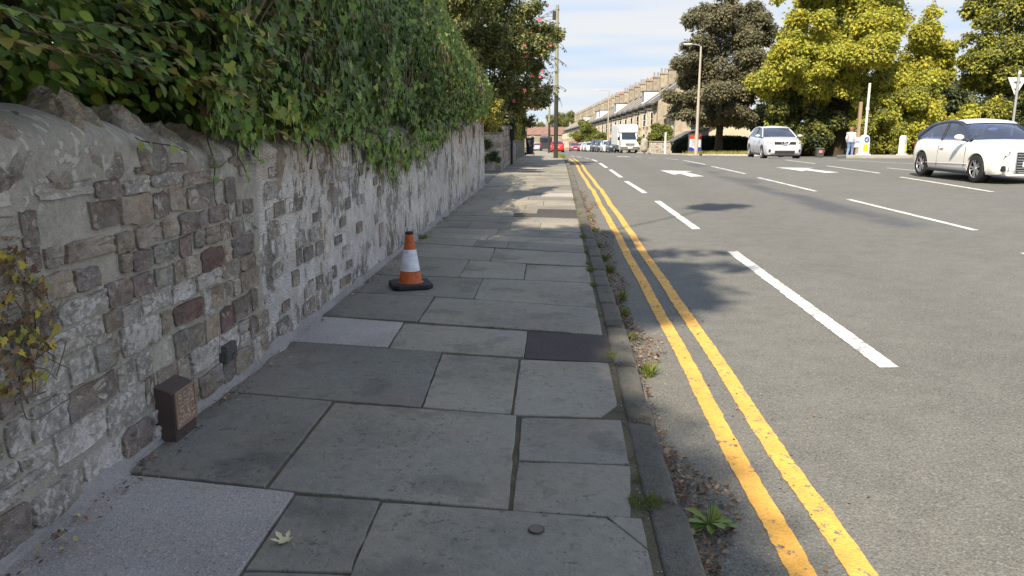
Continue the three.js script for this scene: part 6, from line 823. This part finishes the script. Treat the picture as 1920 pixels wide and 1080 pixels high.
function houseParts(t, o) {                                   // origin at the near front corner; x into the house, -z along the street
  const gs = new THREE.Shape([[0, -0.6], [DP, -0.6], [DP, EV], [DP / 2, RD], [0, EV]].map(q => new THREE.Vector2(...q))), wall = part('wall', worldUV(geoOf(new THREE.ExtrudeGeometry(gs, { depth: HW - 0.004, bevelEnabled: false }).translate(0, 0, -HW + 0.002))), o.stone, t);
  for (let k = 0; k < 8; k++) part('eaves_bracket', box(0.42, 0.22, 0.12, -0.22, EV - 0.22, -0.4 - k * 0.76), dress, t);
  const sl = Math.hypot(DP / 2, RD - EV), an = Math.atan2(RD - EV, DP / 2), roof = part('roof', join([worldUV(geoOf(new THREE.BoxGeometry(sl + 0.75, 0.10, HW - 0.006))).rotateZ(an).translate(DP / 4 - 0.31, (EV + RD) / 2 - 0.13, -HW / 2), worldUV(geoOf(new THREE.BoxGeometry(sl + 0.3, 0.10, HW - 0.006))).rotateZ(-an).translate(DP * 0.75 + 0.13, (EV + RD) / 2 - 0.02, -HW / 2)]), o.roof ?? slateM, t);
  part('ridge', wbox(0.24, 0.12, HW - 0.01, DP / 2, RD + 0.08, -HW / 2), dress, roof); part('verge', worldUV(geoOf(new THREE.BoxGeometry(sl + 0.3, 0.16, 0.22))).rotateZ(an).translate(DP / 4 - 0.1, (EV + RD) / 2 + 0.06, -HW + 0.12), dress, roof);
  part('gutter', box(0.14, 0.12, HW - 0.02, -0.68, EV - 0.42, -HW / 2), lead, roof); part('downpipe', cyl(0.05, 0.05, EV - 0.3, -0.12, 0, -HW + 0.25, 6), lead, t);
  if (o.chimney !== false) { const ch = part('chimney', join([wbox(1.9, 2.0, 0.72, DP / 2, RD + 0.85, -HW + 0.4), wbox(2.1, 0.16, 0.92, DP / 2, RD + 1.86, -HW + 0.4)]), o.stone === stoneB ? stoneA : stoneB, roof); for (let k = 0; k < (o.pots ?? 5); k++) part('chimney_pot', cyl(0.15, 0.115, o.ph ?? 0.7, DP / 2 - 0.8 + k * 1.6 / ((o.pots ?? 5) - 1), RD + 1.94, -HW + 0.4, 8), o.potMat ?? potM, ch); }
  // two-storey bay, door, upper window
  const bs = new THREE.Shape([[0.02, -1.0], [-0.95, -1.55], [-0.95, -2.85], [0.02, -3.4]].map(([x, z]) => new THREE.Vector2(x, -z))), bay = part('bay', worldUV(geoOf(new THREE.ExtrudeGeometry(bs, { depth: 5.6, bevelEnabled: false }).rotateX(-Math.PI / 2).translate(0, -0.3, 0))), o.stone, t);
  const cs = new THREE.Shape([[0.02, -0.8], [-1.15, -1.4], [-1.15, -3.0], [0.02, -3.6]].map(([x, z]) => new THREE.Vector2(x, -z))); part('bay_roof', new THREE.ExtrudeGeometry(cs, { depth: 0.18, bevelEnabled: false }).rotateX(-Math.PI / 2).translate(0, 5.3, 0), lead, bay);
  for (const y of [1.6, 4.2]) { windowAt(bay, -0.95, y, -2.2, 1.0, 1.75);
    // the bay light that faces back along the street
    const g = join([box(0.05, 1.7, 0.07, 0, 0, -0.28), box(0.05, 1.7, 0.07, 0, 0, 0.28), box(0.05, 0.07, 0.5, 0, 0.82, 0), box(0.05, 0.07, 0.5, 0, -0.82, 0), box(0.05, 0.05, 0.5, 0, 0, 0)]), ang = Math.atan2(0.97, 0.55) , f = part('side_light', g.rotateY(-ang).translate(-0.50, y, -1.235), winFrame, bay); part('pane', box(0.014, 1.66, 0.52).rotateY(-ang).translate(-0.488, y, -1.242), winGlass, f); }
  windowAt(t, 0, 4.2, -4.9, 0.95, 1.6); const d = part('door', box(0.06, 2.15, 0.95, -0.03, 1.1, -4.9), o.door, t); part('door_surround', join([box(0.14, 2.5, 0.2, -0.07, 1.2, -4.3), box(0.14, 2.5, 0.2, -0.07, 1.2, -5.5), box(0.2, 0.3, 1.5, -0.1, 2.55, -4.9)]), dress, d);
  if (o.dormer) { const dm = part('dormer', join([wbox(2.6, 1.9, 2.4, 1.7, EV + 1.1, -3.1)]), mat(0.80, 0.79, 0.76, 0.7), roof); part('dormer_roof', box(2.9, 0.12, 2.6, 1.65, EV + 2.1, -3.1), lead, dm); part('dormer_window', box(0.04, 1.0, 1.7, 0.38, EV + 1.25, -3.1), winGlass, dm); }
  return t;
}
{
  const N = 27, r = mulberry(900), protos = {}; const q = ['nearest', 'second', 'third', 'fourth', 'fifth', 'sixth', 'seventh', 'eighth', 'ninth', 'tenth', 'eleventh', 'twelfth', 'thirteenth', 'fourteenth', 'fifteenth', 'sixteenth', 'seventeenth', 'eighteenth', 'nineteenth', 'twentieth', 'twenty-first', 'twenty-second', 'twenty-third', 'twenty-fourth', 'twenty-fifth', 'twenty-sixth', 'farthest'];
  for (let i = 0; i < N; i++) {
    const z = -100 - i * HW, x = 14 + bend(z), turn = Math.atan2(bend(z) - bend(z - HW), HW), dormer = [2, 7, 11, 12, 17].includes(i), kind = `${dormer ? 'd' : 'p'}${i % 3}${i === 4 || i === 9 ? 'r' : ''}`;
    const label = `${q[i]} terraced stone house of the row counted from the lamp column${dormer ? ', with white dormer' : ''}`;
    if (protos[kind]) { copyOf(protos[kind], [x, gy(z - HW / 2), z], turn, label); continue; }
    const t = thing('terraced_house', label, 'house', [x, gy(z - HW / 2), z], turn, 'stone terrace down the far side of the street'); houseParts(t, { stone: [stoneA, stoneC, stoneB][i % 3], dormer, door: doorM[i % 5], potMat: kind.endsWith('r') ? potRed : potM, pots: 4 + i % 2, ph: kind.endsWith('r') ? 0.4 : 0.7 }); protos[kind] = t;
  }
  // lower house attached to the near end of the row
  const z = -99.9, e = thing('end_house', 'low stone house with slate roof attached to the near end of the terrace', 'house', [13.6, gy(-96), -93.2], 0.03), s = new THREE.Shape([[0, -0.5], [7, -0.5], [7, 4.4], [3.5, 6.5], [0, 4.4]].map(p => new THREE.Vector2(...p)));
  part('wall', worldUV(geoOf(new THREE.ExtrudeGeometry(s, { depth: 6.3, bevelEnabled: false }).translate(0, 0, -6.35))), stoneC, e); const an = Math.atan2(2.1, 3.5), sl = 4.08; const rf = part('roof', join([worldUV(geoOf(new THREE.BoxGeometry(sl + 0.5, 0.1, 6.6))).rotateZ(an).translate(1.6, 5.43, -3.2), worldUV(geoOf(new THREE.BoxGeometry(sl + 0.3, 0.1, 6.6))).rotateZ(-an).translate(5.3, 5.43, -3.2)]), slateM, e); part('bargeboard', join([box(sl + 0.4, 0.22, 0.08, 1.6, 5.42, 0.06, 0, 0, an), box(sl + 0.3, 0.22, 0.08, 5.35, 5.42, 0.06, 0, 0, -an)]), winFrame, rf); part('gutter', box(0.14, 0.1, 6.4, -0.36, 4.25, -3.2), lead, rf);
  windowAt(e, 0, 3.3, -1.6, 0.7, 1.0); windowAt(e, 0, 3.3, -4.2, 0.7, 1.0); windowAt(e, 0, 1.3, -3.0, 1.2, 1.2);
  const gw = part('gable_window', join([box(0.9, 0.12, 0.1, 2.2, 2.6, -0.02), box(0.9, 0.12, 0.1, 2.2, 3.9, -0.02)]), dress, e); part('pane', box(0.7, 1.2, 0.03, 2.2, 3.25, -0.04), winGlass, gw);
  part('aerial', join([bar([4.4, 6.2, -5], [4.4, 9.4, -5], 0.03), bar([3.7, 9.2, -5], [5.1, 9.2, -5], 0.02), ...[0, 1, 2, 3].map(k => bar([3.8 + k * 0.4, 9.2, -5.3], [3.8 + k * 0.4, 9.2, -4.7], 0.012))]), MAT.steel, e);
}
{ // bungalow gable behind the clipped hedge
  const b = thing('bungalow', 'buff rendered bungalow gable with red-brown roof edge behind the dark hedge', 'house', [21, gy(-92), -92], 0.06), s = new THREE.Shape([[-4.6, -0.6], [4.6, -0.6], [4.6, 2.3], [0, 5.3], [-4.6, 2.3]].map(p => new THREE.Vector2(...p)));
  part('wall', worldUV(geoOf(new THREE.ExtrudeGeometry(s, { depth: 9, bevelEnabled: false }).translate(0, 0, -9))), mat(0.62, 0.51, 0.36, 0.95, { map: rep(T.concrete, 0.4) }), b); const an = Math.atan2(3.0, 4.6), sl = 5.5; const rf = part('roof', join([worldUV(geoOf(new THREE.BoxGeometry(sl + 0.6, 0.14, 9.4))).rotateZ(an).translate(-2.4, 3.82, -4.4), worldUV(geoOf(new THREE.BoxGeometry(sl + 0.6, 0.14, 9.4))).rotateZ(-an).translate(2.4, 3.82, -4.4)]), redTile, b); part('bargeboard', join([box(sl + 0.5, 0.2, 0.06, -2.4, 3.72, 0.32, 0, 0, an), box(sl + 0.5, 0.2, 0.06, 2.4, 3.72, 0.32, 0, 0, -an)]), mat(0.10, 0.05, 0.045, 0.7), rf); part('vent_pipe', cyl(0.05, 0.05, 1.6, 0.7, 4.5, -0.3, 8), winFrame, b);
}
{ // low garden wall with a rounded stone pier
  const w = thing('front_garden_wall', 'low buff stone garden wall with rounded pier beside the laurel bush', 'wall', [9.0, gy(-78), -78.4]); blockWall(w, 3.6, 1.05, 0.35, 55, paleStoneMats); part('coping', rbox(3.7, 0.10, 0.45, 0.03, 1.8, 1.1, -0.17), paleStoneMats[3], w); part('rounded_pier', new THREE.CapsuleGeometry(0.36, 0.7, 6, 12).translate(-0.5, 0.75, 0), paleStoneMats[1], w);
  const o = thing('outhouse', 'little lean-to stone outhouse behind the white post', 'outhouse', [11.2, gy(-76), -77.5]), s = new THREE.Shape([[0, -0.4], [3.4, -0.4], [3.4, 2.3], [1.7, 1.9], [0, 1.05]].map(p => new THREE.Vector2(...p))); part('wall', worldUV(geoOf(new THREE.ExtrudeGeometry(s, { depth: 3, bevelEnabled: false }).translate(0, 0, -3.1))), stoneC, o); part('roof', join([box(2.2, 0.1, 3.3, 0.8, 1.55, -1.6, 0, 0, 0.46), box(1.8, 0.1, 3.3, 2.6, 2.18, -1.6, 0, 0, 0.23)]), slateM, o);
}
for (const [x, z, w, l] of [[-21, -296, 9, 'leftmost roof of the cross street closing the view, red tiled'], [-11.8, -297, 8.5, 'red-tiled house facing up the street beside the pole'], [-3.0, -300, 8.5, 'red-tiled house at the foot of the terrace closing the view']]) {
  const h = thing('cross_street_house', l, 'house', [x, gy(z), z], 0.05, 'houses closing the end of the street'), wall = part('wall', wbox(w, 5.6, 7, w / 2, 2.6, -3.5), stoneB, h); const an = Math.atan2(2.9, 3.9); const rf = part('roof', join([worldUV(geoOf(new THREE.BoxGeometry(w - 0.02, 0.12, 4.9))).rotateX(an).translate(w / 2, 6.8, -1.65), worldUV(geoOf(new THREE.BoxGeometry(w - 0.02, 0.12, 4.9))).rotateX(-an).translate(w / 2, 6.8, -5.4)]), redTile, h); const ch = part('chimney', wbox(0.9, 2.2, 0.9, w - 0.8, 8.6, -3.5), stoneB, rf); for (const k of [-1, 1]) part('chimney_pot', cyl(0.15, 0.12, 0.6, w - 0.8 + k * 0.2, 9.7, -3.5, 8), potM, ch);
  for (const y of [1.5, 4.2]) for (const k of [0.25, 0.7]) { const W = part('window', box(1.3, 1.5, 0.08, w * k, y, 0.03), winFrame, h); part('pane', box(1.1, 1.3, 0.03, w * k, y, 0.075), winGlass, W); }
}
// ---------------------------------------------------------------- the person by the bollard: walking away
{
  const sub = (a, b) => [a[0] - b[0], a[1] - b[1], a[2] - b[2]], dot = (a, b) => a[0] * b[0] + a[1] * b[1] + a[2] * b[2];
  const cap = (p, a, b, ra, rb) => { const pa = sub(p, a), ba = sub(b, a), h = clamp(dot(pa, ba) / dot(ba, ba)), d = [pa[0] - ba[0] * h, pa[1] - ba[1] * h, pa[2] - ba[2] * h]; return Math.hypot(...d) - mix(ra, rb, h); };
  const smin = (a, b, k) => { const h = clamp(0.5 + 0.5 * (b - a) / k); return mix(b, a, h) - k * h * (1 - h); };
  function field(bones, c, half, res, k, clip) {
    const mc = new MarchingCubes(res, MAT.black, false, false, 60000); mc.isolation = 0; const n = res; for (let z = 0; z < n; z++) for (let y = 0; y < n; y++) for (let x = 0; x < n; x++) { const p = [c[0] + half * (2 * x / n - 1), c[1] + half * (2 * y / n - 1), c[2] + half * (2 * z / n - 1)]; let d = 9; for (const b of bones) d = smin(d, cap(p, b[0], b[1], b[2], b[3]), k); if (clip) d = Math.max(d, clip(p)); mc.field[x + y * n + z * n * n] = -d; }
    mc.update(); const g = new THREE.BufferGeometry(); g.setAttribute('position', new THREE.BufferAttribute(mc.positionArray.slice(0, mc.count * 3), 3)); let m = mergeVertices(g, 1e-4); m.scale(half, half, half); m.translate(...c); m.computeVertexNormals(); return m;
  }
  const J = { pel: [0, 0.93, 0], chest: [0, 1.24, 0.02], neck: [0, 1.40, 0.0], head: [0, 1.54, 0.02], lh: [-0.09, 0.90, 0], lk: [-0.10, 0.49, 0.10], la: [-0.10, 0.08, 0.02], lt: [-0.10, 0.035, 0.19], rh: [0.09, 0.90, 0], rk: [0.09, 0.50, 0.05], ra: [0.10, 0.16, -0.27], rt: [0.10, 0.05, -0.16], ls: [-0.17, 1.33, 0], le: [-0.23, 1.07, -0.04], lw: [-0.22, 0.84, 0.04], lf: [-0.21, 0.75, 0.06], rs: [0.17, 1.33, 0], re: [0.23, 1.08, -0.02], rw: [0.20, 0.86, 0.10], rf: [0.19, 0.78, 0.14] };
  const legs = [[J.pel, J.lh, 0.12, 0.10], [J.pel, J.rh, 0.12, 0.10], [J.lh, J.lk, 0.085, 0.058], [J.lk, J.la, 0.056, 0.038], [J.rh, J.rk, 0.085, 0.058], [J.rk, J.ra, 0.056, 0.038]], feet = [[J.la, J.lt, 0.042, 0.032], [J.ra, J.rt, 0.042, 0.032]], torso = [[J.pel, J.chest, 0.125, 0.135], [J.chest, J.neck, 0.12, 0.06], [J.chest, J.ls, 0.10, 0.065], [J.chest, J.rs, 0.10, 0.065]], arms = [[J.ls, J.le, 0.052, 0.042], [J.le, J.lw, 0.040, 0.028], [J.rs, J.re, 0.052, 0.042], [J.re, J.rw, 0.040, 0.028]];
  const fingers = []; for (const [w, f] of [[J.lw, J.lf], [J.rw, J.rf]]) for (let k = 0; k < 4; k++) { const o = (k - 1.5) * 0.018; fingers.push([[f[0], f[1], f[2] + o], [f[0] + 0.005, f[1] - 0.07 + Math.abs(k - 1.5) * 0.012, f[2] + o + 0.012], 0.010, 0.008]); }
  const hands = [[J.lw, J.lf, 0.026, 0.030], [J.rw, J.rf, 0.026, 0.030], ...fingers, [J.lf, [J.lf[0] + 0.02, J.lf[1] - 0.03, J.lf[2] + 0.045], 0.013, 0.009], [J.rf, [J.rf[0] - 0.02, J.rf[1] - 0.03, J.rf[2] + 0.045], 0.013, 0.009]], head = [[J.neck, J.head, 0.05, 0.07], [[0, 1.54, 0.02], [0, 1.60, 0.0], 0.088, 0.09], [[0, 1.50, 0.06], [0, 1.47, 0.07], 0.05, 0.035], [[0, 1.545, 0.105], [0, 1.53, 0.118], 0.014, 0.016], [[-0.09, 1.55, 0], [-0.098, 1.53, 0], 0.022, 0.016], [[0.09, 1.55, 0], [0.098, 1.53, 0], 0.022, 0.016]];
  const p = thing('person', 'person in pale pink padded gilet and blue jeans walking by the bollard', 'person', [16.1, gy(-44.3) - 0.06, -44.4], Math.PI - 0.5);
  part('body', field([...torso, ...legs, ...feet, ...arms, ...hands, ...head], [0, 0.85, 0], 0.95, 128, 0.02), mat(0.50, 0.33, 0.26, 0.6), p);
  const fat = (b, e) => b.map(([a, c, r0, r1]) => [a, c, r0 + e, r1 + e]);
  part('jeans', field(fat(legs, 0.014), [0, 0.5, 0], 0.62, 80, 0.03, q => q[1] - 1.0), mat(0.14, 0.20, 0.34, 0.9), p); part('gilet', field(fat(torso, 0.03), [0, 1.15, 0], 0.42, 72, 0.05, q => Math.max(0.90 - q[1], q[1] - 1.43)), mat(0.52, 0.43, 0.44, 0.85), p); part('sleeves', field(fat(arms, 0.012), [0, 1.1, 0], 0.42, 72, 0.02, q => 0.86 - q[1]), mat(0.66, 0.62, 0.58, 0.9), p);
  part('hair', field([[[0, 1.60, -0.02], [0, 1.58, -0.01], 0.105, 0.103], [[0, 1.58, -0.06], [0, 1.46, -0.07], 0.075, 0.06]], [0, 1.55, 0], 0.24, 48, 0.04, q => (q[2] - 0.055) - Math.max(0, (q[1] - 1.60)) * 0.8), mat(0.20, 0.105, 0.055, 0.7), p); part('shoes', field(fat(feet, 0.012), [0, 0.1, 0], 0.4, 64, 0.02, q => q[1] - 0.16), mat(0.03, 0.03, 0.035, 0.6), p); part('scarf', new THREE.TorusGeometry(0.085, 0.042, 8, 18).rotateX(Math.PI / 2).translate(0, 1.405, 0), mat(0.55, 0.5, 0.48, 0.95), p);
}
scene.traverse(o => { if (o.isMesh) { o.castShadow = true; o.receiveShadow = true; } });
renderer.render(scene, camera);
